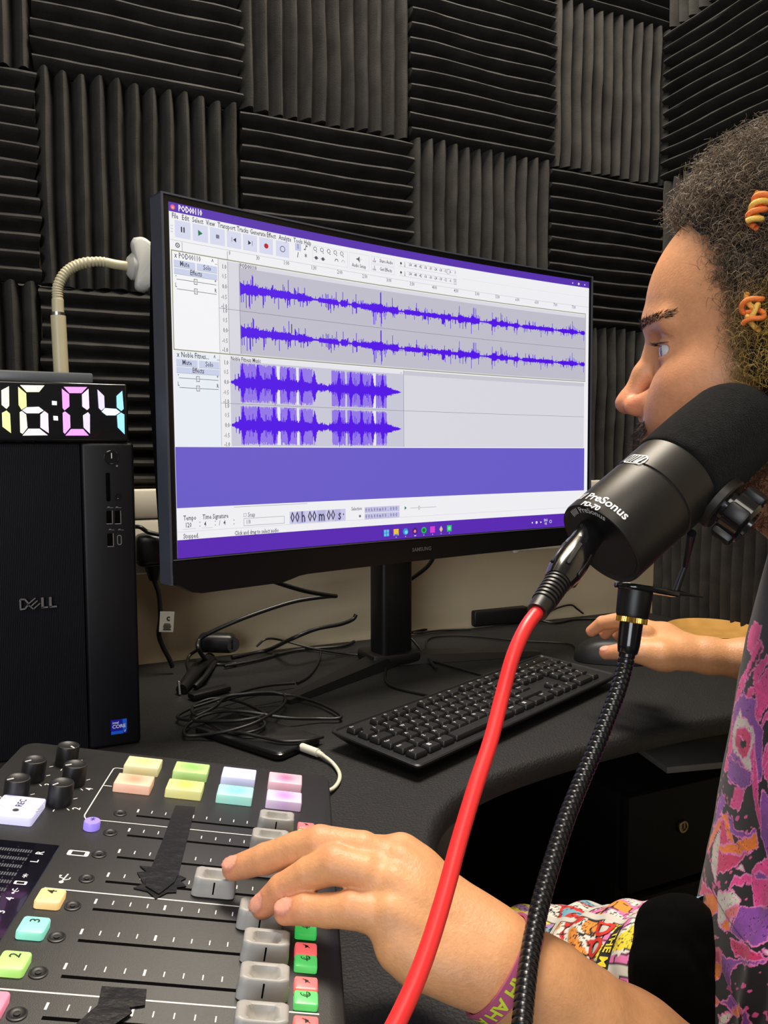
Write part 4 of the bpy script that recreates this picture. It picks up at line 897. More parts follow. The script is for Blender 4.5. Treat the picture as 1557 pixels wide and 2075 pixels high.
pp_ = [atz(*Z4(x, y), DESK+.002+z*.001) for x, y, z in [(430, 1150, 6), (520, 1190, 5), (640, 1190, 12), (760, 1215, 11), (900, 1240, 11), (1040, 1235, 10), (1130, 1215, 6)]]
MB().add(tube(cat(pp_, 8), .0019, 10)).build('tail', M_CABLE, cl)
pp_ = [atz(*Z4(x, y), DESK+.002+z*.001) for x, y, z in [(430, 1120, 5), (560, 1190, 8), (700, 1185, 12), (780, 1150, 12), (760, 1110, 14), (640, 1080, 14)]]
MB().add(tube(cat(pp_, 8), .0019, 10)).build('inner_loop', M_CABLE, cl)
# ---------------------------------------------------------------- webcam folded on its clip
wc = thing('webcam', 'small black webcam on a folded clip stand among the cables', 'webcam', (.27, 1.17, DESK))
wp = atz(445, 1345, DESK); wy = wp[1]
h0 = aty(440, 1302, wy)
MB().add(rbox(.058, .030, .030, .009, 4), frame(h0, (.93, -.36, -.04), (.36, .93, 0), (0, 0, 1))).build('head', M_BLACK, wc)
MB().add(lathe([(.0001, 0), (.008, 0), (.0105, .002), (.0115, .005), (.0001, .0055)], 24), axisM(h0+np.array([.020, -.015, -.002]), (.35, -.93, 0))).build('lens', mat('lens_glass', (.04, .04, .045), .08, coat=.6, noise=(40, .05)), wc)
f0 = atz(368, 1402, DESK+.004); f1 = aty(425, 1335, wy)
MB().add(tube([f1, (f0+f1)/2+[0, 0, .006], f0+[0, 0, .003]], [.010, .011, .008], 10)).build('clip_arm', M_BLACK, wc)
MB().add(tube([aty(436, 1340, wy), atz(415, 1372, DESK+.012), atz(395, 1392, DESK+.005)], [.005, .004, .004], 8)).build('clip_brace', M_BLACK, wc)
MB().add(rbox(.060, .018, .008, .002, 2), frame(atz(425, 1402, DESK+.006), (.94, .33, 0), (-.33, .94, 0), (0, 0, 1))).build('clip_foot', M_BLACK, wc)
MB().add(rbox(.004, .004, .020, .001, 1), frame(f0+[-.003, 0, .006], (1, 0, 0), (0, .9, -.4), (0, .4, .9))).build('clip_tip', M_METAL, wc)
# ---------------------------------------------------------------- other cables
def cable(name, label, pts, r, world=None, m=M_CABLE):
    P = cat(pts, 8); t_ = thing(name, label, 'cable', P[len(P)//2]); MB().add(tube(P, r, 10)).build('cord', m, t_); return t_
Yb = 1.24
cable('video_cable', 'thick black cable dropping from the monitor and doubling back above the desk', [aty(515, 1163, 1.02), aty(560, 1180, 1.06), aty(620, 1198, 1.1), aty(672, 1207, 1.14), aty(680, 1208, 1.15), aty(660, 1209, 1.15), aty(600, 1218, 1.15), aty(540, 1236, 1.15), aty(480, 1258, 1.15), aty(430, 1280, 1.16), aty(404, 1297, 1.165), aty(404, 1318, 1.15), atz(430, 1345, DESK+.005), atz(480, 1345, DESK+.004)], .0034)
cable('power_lead', 'black lead running from behind the monitor neck to the webcam', [aty(722, 1245, 1.19), aty(715, 1255, 1.19), aty(690, 1265, 1.18), aty(640, 1275, 1.17), aty(590, 1295, 1.17), atz(540, 1318, DESK+.004), atz(470, 1332, DESK+.004)], .0033)
cable('thin_cable', 'thin black cable hooping up behind the monitor stand and running towards the keyboard', [atz(520, 1310, DESK+.02), atz(540, 1295, DESK+.03), atz(570, 1297, DESK+.02), atz(640, 1315, DESK+.006), atz(720, 1327, DESK+.004), atz(800, 1328, DESK+.004), atz(870, 1338, DESK+.003), atz(920, 1352, DESK+.003), atz(985, 1370, DESK+.003)], .0019)
cable('desk_lead', 'black lead curving along the desk from the stand towards the coil', [atz(650, 1318, DESK+.003), atz(648, 1335, DESK+.003), atz(638, 1355, DESK+.003), atz(622, 1373, DESK+.003), atz(602, 1384, DESK+.003)], .0019)
cable('short_lead', 'short black lead crossing between the webcam and the coil', [atz(402, 1316, DESK+.02), atz(385, 1328, DESK+.01), atz(380, 1345, DESK+.003), atz(388, 1370, DESK+.003)], .0026)
cable('stand_lead', 'black lead lying on the desk from the webcam to the monitor base', [atz(455, 1350, DESK+.005), atz(520, 1338, DESK+.004), atz(600, 1318, DESK+.004), atz(690, 1310, DESK+.004), atz(718, 1300, DESK+.004)], .0026)
cable('monitor_power_cable', 'thick black cable hanging below the monitor right of its neck', [aty(880, 1120, 1.10), aty(876, 1135, 1.12), aty(862, 1152, 1.15), aty(835, 1172, 1.18), aty(800, 1195, 1.2), aty(775, 1215, 1.2)], .0036)
cable('monitor_signal_cable', 'thin black cable hanging just right of the monitor neck', [aty(806, 1128, 1.10), aty(802, 1145, 1.12), aty(795, 1163, 1.14), aty(785, 1180, 1.16)], .0022)
cable('grey_lead', 'thin lead with a flat connector crossing right of the stand', [aty(790, 1263, 1.2), aty(800, 1268, 1.19), atz(830, 1290, DESK+.03), atz(860, 1325, DESK+.01), atz(885, 1355, DESK+.004)], .0022)
ad = thing('power_adapter', 'black power adapter brick on the desk against the wall', 'power adapter', (.84, 1.24, DESK))
a0 = atz(962, 1272, DESK+.001); a1 = atz(1075, 1262, DESK+.001); ax = (a1-a0)/np.linalg.norm(a1-a0); ay = np.array([-ax[1], ax[0], 0])
MB().add(rbox(np.linalg.norm(a1-a0), .050, .031, .004, 3), frame((a0+a1)/2+ay*.026+[0, 0, .0155], ax, ay, (0, 0, 1))).build('brick', M_BLACK, ad)
MB().add(tube(cat([(a0)+ay*.02+[0, 0, .012]-ax*.0, atz(935, 1258, DESK+.012), atz(900, 1264, DESK+.006), atz(865, 1275, DESK+.004), atz(800, 1288, DESK+.004)], 8), [.0035]*14+[.0024]*19, 10)).build('output_lead', M_CABLE, ad)
MB().add(tube(cat([a1+ay*.02+[0, 0, .010], atz(1120, 1262, DESK+.004), atz(1165, 1255, DESK+.003), atz(1215, 1254, DESK+.003)], 8), .0024, 10)).build('mains_lead', M_CABLE, ad)
cable('wall_lead', 'thin black lead arching along the wall foot right of the power adapter', [aty(1110, 1243, 1.262), aty(1130, 1232, 1.265), aty(1157, 1226, 1.265), aty(1170, 1234, 1.265), atz(1182, 1243, DESK+.004)], .0018)
cable('adapter_side_lead', 'thin black lead lying left of the power adapter', [atz(760, 1270, DESK+.003), atz(830, 1282, DESK+.003), atz(900, 1277, DESK+.003), atz(955, 1275, DESK+.003)], .0018)
# plug + tagged lead on the left wall section
pg = thing('mains_plug', 'black mains plug in the cream trunking with its tagged lead', 'plug', (.175, 1.2, .93))
PYp = 1.19
v0 = aty(310, 1118, PYp); 
MB().add(rbox(.052, .040, .050, .012, 3, (v0[0]+.003, 1.217, v0[2]))).build('plug_body', M_BLACK, pg)
MB().add(tube([v0+[.001, .012, -.022], v0+[.002, .010, -.045]], [.013, .0065], 16)).build('strain_relief', M_BLACK, pg)
MB().add(tube(cat([v0+[.002, .010, -.044], aty(322, 1205, 1.2), aty(325, 1250, 1.2), aty(322, 1285, 1.2), aty(330, 1310, 1.2), aty(343, 1335, 1.2), aty(350, 1352, 1.2)], 8), .0036, 12)).build('cord', M_CABLE, pg)
MB().add(tube(cat([v0+[-.03, .03, .035], aty(283, 1068, 1.2), aty(300, 1078, 1.2), aty(330, 1085, 1.19), aty(350, 1088, 1.18)], 8), .0032, 12)).build('upper_cord', M_CABLE, pg)
t0_ = aty(338, 1260, 1.193); TM = frame(t0_, (.985, -.12, -.08), (.12, .99, 0), (.08, 0, .985))
tgm = MB().add(rbox(.021, .0006, .031, 0, 1), TM).build('paper_tag', mat('tag_white', (.62, .62, .58), .6, noise=(60, .05)), pg, label='white printed paper tag')
v, f = text2d('c', .013, bold=.02); mb = MB().add((np.c_[v[:, 0]+.002, np.full(len(v), -.0005), v[:, 1]+.006], f), TM)
for k, w in enumerate((.009, .011, .012, .010, .012)): mb.add(rbox(w, .0001, .0010, 0, 1, (.001, -.0005, -.003-.0022*k)), TM)
mb.build('tag_print', M_INK, tgm, smooth=0)
# paper and wooden dish far right
pa = thing('paper_sheet', 'small cream paper lying on the desk behind the right forearm', 'paper', (1.12, 1.09, DESK))
P = [atz(x, y, DESK+.0008) for x, y in [(1350, 1283), (1357, 1269), (1375, 1266), (1385, 1262), (1412, 1276), (1398, 1279), (1397, 1290), (1360, 1290)]]
MB().add(prism([(p[0], p[1]) for p in P], DESK+.0006, DESK+.0014)).build('sheet', mat('paper_cream', (.72, .68, .52), .7, noise=(60, .05)), pa, smooth=0)
dc = atz(1445, 1302, DESK)
ds = thing('wooden_dish', 'shallow round wooden dish on the desk behind the right forearm', 'dish', dc)
M_WOOD = mat('light_wood', (.50, .27, .07), .4, noise=(30, .15))
MB().add(lathe([(.035, 0), (.062, .008), (.080, .020), (.078, .021), (.060, .011), (.0001, .006)], 48), T(dc[0]+.02, dc[1]+.02, DESK+.0008)).build('bowl', M_WOOD, ds)
# ---------------------------------------------------------------- microphone, its cable, gooseneck arm
M_MICB = mat('mic_metal', (.030, .028, .0255), .42, .6, noise=(40, .06), bump=(2500, .08, .0002)); M_MICF = mat('mic_foam', (.0075, .0072, .0072), 1., spec=.1, noise=(200, .35), bump=(1300, 1.0, .0016), sheen=.04)
mc = thing('microphone', 'large black broadcast microphone with a foam windscreen in front of the face', 'microphone', atd(1215, 1108, .50))
E0 = atd(1215, 1104, .475); E1 = atd(1490, 862, .517)
ax_ = (E1-E0); LX = np.linalg.norm(ax_); BL = .54*LX; GZ = .63*BL; ax_ /= np.linalg.norm(ax_)
viewd = -ray(1300, 1000); viewd /= np.linalg.norm(viewd)
xs_ = viewd-ax_*(viewd@ax_); xs_ /= np.linalg.norm(xs_); ys_ = np.cross(ax_, xs_)   # xs_ faces the viewer, ys_ sideways
MI = frame(E0, ys_, -xs_, ax_) if False else frame(E0, xs_, ys_, ax_)
RB = .0295
def band(p, m, nm, par=mc, lab=None, sm=.6): return MB().add(lathe(p, 72), MI).build(nm, m, par, smooth=sm, label=lab)
band([(.0001, .0030), (RB-.006, .0030), (RB-.003, .0020), (RB-.0015, .0005), (RB-.0005, .0008), (RB, .0025), (RB, GZ), (RB-.0006, GZ+.0006), (RB-.0006, GZ+.0014), (RB+.0003, GZ+.002), (RB+.0004, BL-.0015), (RB-.001, BL), (.02, BL)], M_MICB, 'body', lab='dark grey metal body')
band([(.0001, .0024), (.0215, .0024), (RB-.004, .0022), (RB-.0040, .0028)], M_BLACK, 'end_cap')
LF = .152; LS = LX*.95; pr = [(RB-.003, BL-.0015), (RB+.0006, BL-.0008)]
for k in range(13): t = k/12; pr.append((RB+.0016+.0006*math.sin(t*math.pi), BL+(LS-BL)*t))
for k in range(1, 13):
    a = k/12*math.pi/2; pr.append(((RB+.0016)*math.cos(a)**.95+.0001, LS+.031*math.sin(a)))
band(pr, M_MICF, 'foam_windscreen', sm=1.5)
# writing wrapped on the body
def wrap(s, size, zc, phi, nm, m, bold=.01, sx=1., r=RB+.0003):
    # reading direction runs around the barrel; letter tops point along the axis to the windscreen
    v, f = text2d(s, size, 'CENTER', 3, bold); A = phi-SGN*v[:, 0]*sx/r; V = np.c_[r*np.cos(A), r*np.sin(A), zc+v[:, 1]]
    return MB().add((V, f if SGN < 0 else [q[::-1] for q in f]), MI).build(nm, m, mc, smooth=0)
# pick the sign so the text reads left to right for someone facing it
SGN = -1 if np.array([*ys_])@rt > 0 else 1
M_MICW = mat('mic_print_white', (.8, .8, .8), .4, noise=(90, .04), emit=(.8, .8, .8), estr=.06)
def ph(px, py):                          # barrel angle seen at a picture point
    q = ray(px, py); o = CAM-E0; d = q-ax_*(q@ax_); w = o-ax_*(o@ax_); a = d@d; b = 2*d@w; c = w@w-RB*RB; t = (-b-math.sqrt(max(b*b-4*a*c, 0)))/(2*a); P = CAM+q*t
    return math.atan2((P-E0)@ys_, (P-E0)@xs_), (P-E0)@ax_
p1, z1 = ph(1212, 1010); wrap('///// PreSonus', .0082, z1, p1, 'brand_print', M_MICW, .02)
p1, z1 = ph(1198, 1018); wrap('PD-70', .0052, z1-.0024, p1+.06, 'model_print', M_MICW, .03)
p1, z1 = ph(1289, 931)
o1 = rrect(-.0082, -.0045, .0082, .0045, .0035, 6); i1 = rrect(-.0075, -.0038, .0075, .0038, .0029, 6); n = len(o1); r_ = RB+.0008
mb = MB()
def onb(P): P = np.array(P); A = p1-SGN*P[:, 0]/r_; return np.c_[r_*np.cos(A), r_*np.sin(A), z1+P[:, 1]]
mb.add((onb(o1+i1), [(i, (i+1) % n, n+(i+1) % n, n+i) for i in range(n)]), MI)
for k in range(5):
    xx = -.0050+.0025*k; mb.add((onb([(xx-.0004-.0012, -.0037), (xx+.0005-.0012, -.0037), (xx+.0005+.0012, .0037), (xx-.0004+.0012, .0037)]), [(0, 1, 2, 3)]), MI)
mb.add((onb([(.0022, -.0037), (.0032, -.0037), (.0066, .0030), (.0054, .0030)]), [(0, 1, 2, 3)]), MI)
mb.build('emblem', M_MICW, mc, smooth=0)
# end cap ring text
v, f = text2d('///// PreSonus', .0058, 'CENTER', 3, .01)
def capang(px, py):
    q = ray(px, py); t = ((E0-CAM)@ax_)/(q@ax_); P = CAM+q*t-E0; return math.atan2(P@ys_, P@xs_), math.hypot(P@ys_, P@xs_)
ca_, cr_ = capang(1194, 1062); sg = -SGN
R_ = .0245+v[:, 1]; A = ca_+SGN*v[:, 0]/.0245*-1
MB().add((np.c_[R_*np.cos(A), R_*np.sin(A), np.full(len(v), .0019)], [q[::-1] for q in f]), MI).build('cap_print', mat('cap_print_grey', (.7, .7, .7), .4, noise=(90, .04)), mc, smooth=0)
# yoke stub with knob
kc, kz = ph(1380, 1040); side = 1 if (ys_@(E1*0+np.array([0, 0, -1.]))) > 0 else -1
q = atd(1452, 1012, .487); kd = np.array(q-(E0+ax_*((q-E0)@ax_))); kd = kd/np.linalg.norm(kd); kp = E0+ax_*((q-E0)@ax_)+kd*(RB-.001)
KMx = axisM(kp, kd, ax_)
KMx = KMx@Matrix.Scale(1.15, 4)
MB().add(lathe([(.0155, 0), (.0155, .004), (.0145, .0050), (.0001, .0050)], 36), KMx).build('yoke_mount', M_MICB, mc)
MB().add(lathe([(.010, .005), (.010, .008), (.0135, .0085), (.0135, .019), (.012, .0205), (.0085, .0205), (.0080, .0185), (.0001, .0185)], 36), KMx).build('knob', M_GLOSS, mc)
mb = MB()
for k in range(5):
    a = k*2*math.pi/5; mb.add(rbox(.008, .009, .012, .002, 2, (.0125, 0, .0138)), KMx@Matrix.Rotation(a, 4, 'Z'))
mb.build('knob_lobes', M_BLACK, mc)
# XLR plug and red cable
xl = thing('red_microphone_cable', 'red cable with a black plug going into the back of the microphone', 'cable', atd(1150, 1160, .46))
A0 = E0+ax_*.003+(-ys_*0)
p_s = atd(1192, 1088, .472); p_e = atd(1092, 1236, .425); xd = p_e-p_s; XLn = np.linalg.norm(xd); xd /= XLn
XM = axisM(p_s, xd)
MB().add(lathe([(.0001, -.006), (.0088, -.006), (.0088, .012), (.0094, .0125), (.0098, .018), (.0102, .026), (.0098, .036), (.0088, .042), (.0080, .046), (.0001, .046)], 40), XM).build('plug_shell', M_GLOSS, xl)
mb = MB()
for k in range(6):
    mb.add(rbox(.0014, .0028, .020, .0005, 1, (.0098, 0, .029)), XM@Matrix.Rotation(k*math.pi/3, 4, 'Z'))
mb.build('grip_ribs', M_BLACK, xl)
pr = [(.0078, .045)]; z = .046
while z < XLn-.008: pr += [(.0074-(z-.046)*.03, z), (.0074-(z-.046)*.03, z+.0016), (.0062-(z-.046)*.03, z+.0018), (.0062-(z-.046)*.03, z+.0028)]; z += .0030
pr += [(.0062, XLn-.006), (.0058, XLn+.002), (.0001, XLn+.002)]
MB().add(lathe(pr, 32), XM).build('strain_relief', M_CABLE, xl)
mb = MB()
for k in range(4): mb.add(rbox(.0011, .0042, .0008, .0003, 1, (.0088, 0, -.0045+.0022*k)), frame(p_s, viewd*1.0-xd*(viewd@xd), np.cross(xd, viewd-xd*(viewd@xd)), xd))
mb.build('contact_marks', M_MICW, xl)
M_RED = mat('red_rubber', srgb(240, 48, 50), .38, noise=(30, .03), emit=srgb(240, 40, 45), estr=.0)
rp = [(1092, 1236, .425), (1066, 1272, .413), (1040, 1330, .402), (1018, 1410, .392), (995, 1500, .376), (962, 1600, .358), (932, 1700, .343), (905, 1800, .329), (875, 1900, .315), (842, 1990, .303), (800, 2080, .292), (760, 2150, .284), (700, 2240, .28)]
MB().add(tube(cat([atd(*p) for p in rp], 10), .00375, 20)).build('red_cord', M_RED, xl, smooth=1.2)
# gooseneck mic arm with brass thread adaptor
ga = thing('gooseneck_microphone_arm', 'black ribbed gooseneck microphone arm with a gold threaded ring at its top', 'microphone stand', atd(1150, 1700, .45))
gp = [(1272, 1322, .530), (1266, 1355, .528), (1253, 1400, .520), (1234, 1450, .512), (1210, 1510, .502), (1180, 1580, .490), (1150, 1655, .475), (1122, 1740, .458), (1096, 1830, .440), (1077, 1920, .420), (1066, 2000, .402), (1058, 2080, .385), (1050, 2180, .365), (1040, 2300, .345)]
G = cat([atd(*p) for p in gp], 40); seg_ = np.linalg.norm(np.diff(G, axis=0), axis=1); cum = np.r_[0, np.cumsum(seg_)]
pitch = .0040; ns = int(cum[-1]/(pitch/10)); u_ = np.linspace(0, cum[-1], ns); G2 = np.stack([np.interp(u_, cum, G[:, k]) for k in range(3)], 1)
phs = (u_/pitch) % 1; rad = .0046+.0008*np.clip(1-(np.abs(phs-.5)/.5)**5, 0, 1)
MB().add(tube(G2, rad, 22)).build('gooseneck', mat('gooseneck_black', (.008, .008, .010), .24, .2, coat=.2, noise=(60, .08)), ga, smooth=3.1)
g0 = atd(1272, 1325, .530); g1 = atd(1280, 1262, .532); gd = (g1-g0)/np.linalg.norm(g1-g0)
GM = axisM(g0, gd); Lg = np.linalg.norm(g1-g0)
MB().add(lathe([(.0058, 0), (.0066, .001), (.0074, .006), (.0078, Lg), (.0001, Lg)], 36), GM).build('ferrule', M_GLOSS, ga)
V, f = lathe([(.0100, 0), (.0103, .0004), (.0103, .0036), (.0100, .0040), (.0001, .004)], 96); r2 = np.where((np.arange(len(V)) % 2) == 0, 1.0, .965); V[:, 0] *= r2; V[:, 1] *= r2
MB().add((V, f), GM@T(0, 0, Lg)).build('brass_ring', mat('gold_brass', (.80, .50, .10), .25, 1., noise=(60, .1)), ga, smooth=.2)
Lc = .0180
MB().add(lathe([(.0001, Lg+.004), (.0104, Lg+.004), (.0110, Lg+.006), (.0116, Lg+.004+Lc), (.0001, Lg+.004+Lc)], 40), GM).build('adaptor', M_BLACK, ga)
tp0 = g0+gd*(Lg+.004+Lc)
# oval top plate running right and its bracket
ru = rt-gd*(rt@gd); ru /= np.linalg.norm(ru); rv = np.cross(gd, ru)
PMx = frame(tp0, ru, rv, gd)
o = [(.0135*math.cos(a)-.001, .0125*math.sin(a)) for a in np.linspace(math.pi*.5, math.pi*1.5, 14)]+[(.010, -.0120), (.028, -.0055), (.0285, .0055), (.010, .0120)]
V, f = rings(lambda i: [(x*(1-i), y*(1-i)) for x, y in o], [(.06, 0), (0, .001), (0, .0034), (.05, .0042)])
MB().add((V, f), PMx).build('top_plate', M_GLOSS, ga)
MB().add(tube([tp0+ru*.026+gd*.003, tp0+ru*.046+gd*.003], [.0022, .0006], 10)).add(tube([tp0+ru*.027+gd*.003, tp0+ru*.0315+gd*.022+ax_*.0], [.0022, .0018], 10)).build('bracket_pin', M_BLACK, ga)
MB().add(tube([E0+ax_*.065-np.array([0, 0, 1])*.031+rt*.016, tp0+ru*.0315+gd*.022], [.003, .0018], 10)).build('bracket_arm', M_BLACK, ga)
# ---------------------------------------------------------------- person: one continuous skin surface from a signed distance field
import openvdb
class SDF:
    def __init__(s): s.p = []
    def cap(s, a, b, ra, rb, k=.006, op='u'):
        a = np.array(a, float); b = np.array(b, float); s.p.append(('c', a, b, ra, rb, k, op)); return s
    def ell(s, c, R, rad, k=.006, op='u'):      # R: 3x3 rows = local axes
        s.p.append(('e', np.array(c, float), np.array(R, float), np.array(rad, float), 0, k, op)); return s
    def chain(s, pts, rs, k=.004):
        for i in range(len(pts)-1): s.cap(pts[i], pts[i+1], rs[i], rs[i+1], k)
    @staticmethod
    def d1(p, P):
        if p[0] == 'c':
            a, b = p[1], p[2]; ab = b-a; t = np.clip(((P-a)@ab)/(ab@ab+1e-12), 0, 1)
            return np.linalg.norm(P-a-t[:, None]*ab, axis=1)-(p[3]+t*(p[4]-p[3])) if False else np.linalg.norm(P-a-t[:, None]*ab, axis=1)-(p[3]+t*(p[4]-p[3]))
        q = (P-p[1])@p[2].T; k0 = np.linalg.norm(q/p[3], axis=1); k1 = np.linalg.norm(q/(p[3]**2), axis=1)+1e-9
        return k0*(k0-1)/k1
    def ev(s, P, prims=None):
        d = np.full(len(P), 1.0)
        for p in (s.p if prims is None else prims):
            e = SDF.d1(p, P); k = p[5]
            if p[6] == 'u':
                h = np.clip(.5+.5*(d-e)/k, 0, 1); d = d*(1-h)+e*h-k*h*(1-h)
            else:
                h = np.clip(.5-.5*(d+e)/k, 0, 1); d = d*(1-h)-e*h+k*h*(1-h)
        return d
    def mesh(s, vox, lo, hi, TS=16, extra=None):
        g = openvdb.FloatGrid(.01); hw = TS*vox/2; rad = hw*1.7321; n = np.ceil((np.array(hi)-lo)/(TS*vox)).astype(int)
        I, J, K = np.meshgrid(*[np.arange(m) for m in n], indexing='ij'); T_ = np.stack([I.ravel(), J.ravel(), K.ravel()], 1)
        Cn = np.array(lo)+(T_+.5)*TS*vox; D = s.ev(Cn); o = np.arange(TS)*vox
        off = np.stack(np.meshgrid(o, o, o, indexing='ij'), -1).reshape(-1, 3)
        E = np.stack([SDF.d1(p, Cn) for p in s.p], 0); isU = np.array([p[6] == 'u' for p in s.p]); base = np.round(np.array(lo)/vox).astype(int)
        near = np.abs(D) < rad*1.35+.004
        if len(s.p) < 12: near[:] = np.abs(D) < .06
        for i in np.where(near)[0]:
            m = E[isU, i].min(); keep = np.where(isU, E[:, i] < m+2*rad+.02, E[:, i] < rad*1.3+.015)
            if len(s.p) < 12: keep[:] = True
            P = (base+T_[i]*TS)*vox+off; d = s.ev(P, [s.p[j] for j in np.where(keep)[0]])
            if extra is not None: d = d+extra(P)
            b0 = base+T_[i]*TS
            g.copyFromArray(np.clip(d, -.01, .01).reshape(TS, TS, TS).astype(np.float32), ijk=tuple(int(q) for q in b0))
        for i in np.where((~near) & (D < 0))[0]:
            b0 = base+T_[i]*TS; g.fill(tuple(int(q) for q in b0), tuple(int(q) for q in b0+TS-1), -.01)
        pts, quads = g.convertToQuads(isovalue=0.0)
        return pts*vox, quads
def build_np(name, V, Q, m, parent, colors=None, kind=None, label=None, flip=True):
    W = np.array(WM[parent].inverted()); V = V@W[:3, :3].T+W[:3, 3]
    me = bpy.data.meshes.new(name); nq = len(Q); k = Q.shape[1]
    me.vertices.add(len(V)); me.vertices.foreach_set('co', V.astype(np.float32).ravel())
    me.loops.add(nq*k); me.loops.foreach_set('vertex_index', (Q[:, ::-1] if flip else Q).astype(np.int32).ravel())
    me.polygons.add(nq); me.polygons.foreach_set('loop_start', np.arange(0, nq*k, k, dtype=np.int32)); me.polygons.foreach_set('loop_total', np.full(nq, k, dtype=np.int32))
    me.polygons.foreach_set('use_smooth', np.ones(nq, dtype=bool)); me.update(calc_edges=True); me.validate()
    if colors is not None:
        a = me.attributes.new('Col', 'FLOAT_COLOR', 'POINT'); a.data.foreach_set('color', np.c_[colors, np.ones(len(colors))].astype(np.float32).ravel())
    me.materials.append(m); o = bpy.data.objects.new(name, me); COL.objects.link(o); o.parent = parent; WM[o] = WM[parent].copy()
    return tag(o, label, kind=kind)
pe = thing('person', 'person with curly hair in a black pink-printed t-shirt, working the faders and the mouse', 'person', (.60, .34, .45))
# ---- head frame: Fd forward, Ld his left (towards the camera), up
az = math.radians(90-24.71-18.2); vr = np.array([math.cos(az), math.sin(az), 0]); pf = np.array([-vr[1], vr[0], 0]); th_ = math.radians(7)
Fd = pf*math.cos(th_)+vr*math.sin(th_); Ld = np.array([-Fd[1], Fd[0], 0]); Ud = np.array([0, 0, 1.])
HR = np.stack([Fd, Ld, Ud]); NT = atd(1247, 821, .662); HS = 1.055; H0 = NT-Fd*.128*HS+Ud*.0419*HS
def hp(x, y, z): return H0+(Fd*x+Ld*y+Ud*z)*HS
B = SDF()
def he(c, r, k=.008, op='u', rot=None):
    R = HR if rot is None else rot@HR; B.ell(hp(*c), R, np.array(r)*HS, k, op)
def hc_(a, b, ra, rb, k=.006, op='u'): B.cap(hp(*a), hp(*b), ra*HS, rb*HS, k, op)
def rotY(d): c, s = math.cos(math.radians(d)), math.sin(math.radians(d)); return np.array([[c, 0, s], [0, 1, 0], [-s, 0, c]])
he((0, 0, .030), (.1065, .078, .092), .001)
he((.030, 0, -.030), (.066, .064, .085), .02)
for s in (1, -1):
    hc_((.097, .008*s, .0205), (.084, .042*s, .0150), .0100, .0085, .010)          # brow ridge
    he((.055, .050*s, -.030), (.030, .016, .018), .022)                             # cheekbone
    he((.078, .020*s, -.056), (.024, .019, .024), .02); he((.074, .036*s, -.042), (.020, .016, .024), .022)                             # cheek beside the mouth
    hc_((.010, .060*s, -.060), (.060, .034*s, -.098), .016, .018, .02)              # jaw line
hc_((.078, 0, -.065), (.080, 0, -.082), .026, .022, .014)
he((.088, 0, -.103), (.017, .022, .015), .012)                                        # chin
for s in (1, -1): he((.103, .032*s, -.004), (.0215, .0190, .0125), .010, 's')         # eye sockets
# nose
B.chain([hp(.0955, 0, .010), hp(.0990, 0, -.002), hp(.1065, 0, -.018), hp(.1150, 0, -.034)], [.0088, .0072, .0080, .0085], .007)
he((.1178, 0, -.0405), (.0102, .0110, .0088), .006)
for s in (1, -1):
    he((.1075, .0125*s, -.0440), (.0115, .0066, .0082), .005)
    hc_((.099, .0145*s, -.040), (.085, .020*s, -.040), .0060, .004, .012)
    he((.1115, .0078*s, -.0520), (.0068, .0034, .0036), .0018, 's', rotY(18))
hc_((.105, 0, -.052), (.100, 0, -.058), .0048, .006, .006)                            # columella, philtrum
for a, b, r in (((.1015, .020, -.070), (.1060, 0, -.066), .0052), ((.1060, 0, -.066), (.1015, -.020, -.070), .0052), ((.100, .018, -.0735), (.1035, 0, -.078), .0062), ((.1035, 0, -.078), (.100, -.018, -.0735), .0062)):
    hc_(a, b, r*.7, r, .004)
# upper and lower lids around the eyeballs
EY = [hp(.0800, .032*s, -.0045) for s in (1, -1)]
for e in EY:
    B.ell(e, HR, (.0148, .0148, .0148), .004)
    B.ell(e+Fd*.0105+Ld*(.002 if e is EY[0] else -.002)-Ud*.0004, HR, (.0090, .0160, .0048), .0012, 's')
# ear (his left), partly under the hair
for s in (1, -1):
    he((-.012, .074*s, -.012), (.018, .007, .032), .006, rot=rotY(-12))
    he((-.010, .083*s, -.012), (.011, .006, .021), .003, 's', rotY(-12))
neck0 = hp(-.020, 0, -.070); NB = np.array([.640, .362, .960])
B.cap(neck0, NB, .050, .056, .03); B.cap(hp(.030, 0, -.095), NB+Fd*.010, .026, .040, .03)
# ---- trunk (under the shirt)
Ft = np.array([-.77, .64, 0]); Ft /= np.linalg.norm(Ft); Lt = np.array([-Ft[1], Ft[0], 0])
SHR = np.array([.760, .540, .900]); SHL = np.array([.505, .262, .900]); PEL = np.array([.625, .395, .560])
TR_ = np.stack([Ft, Lt, Ud])
B.ell(np.array([.612, .400, .800]), TR_, (.075, .125, .160), .04); B.ell(PEL+[.05, 0, .0], TR_, (.050, .07, .10), .02)
B.cap(SHR, SHL, .050, .050, .04)
def J(L): return [atd(*p[:3]) for p in L], [p[3] for p in L]
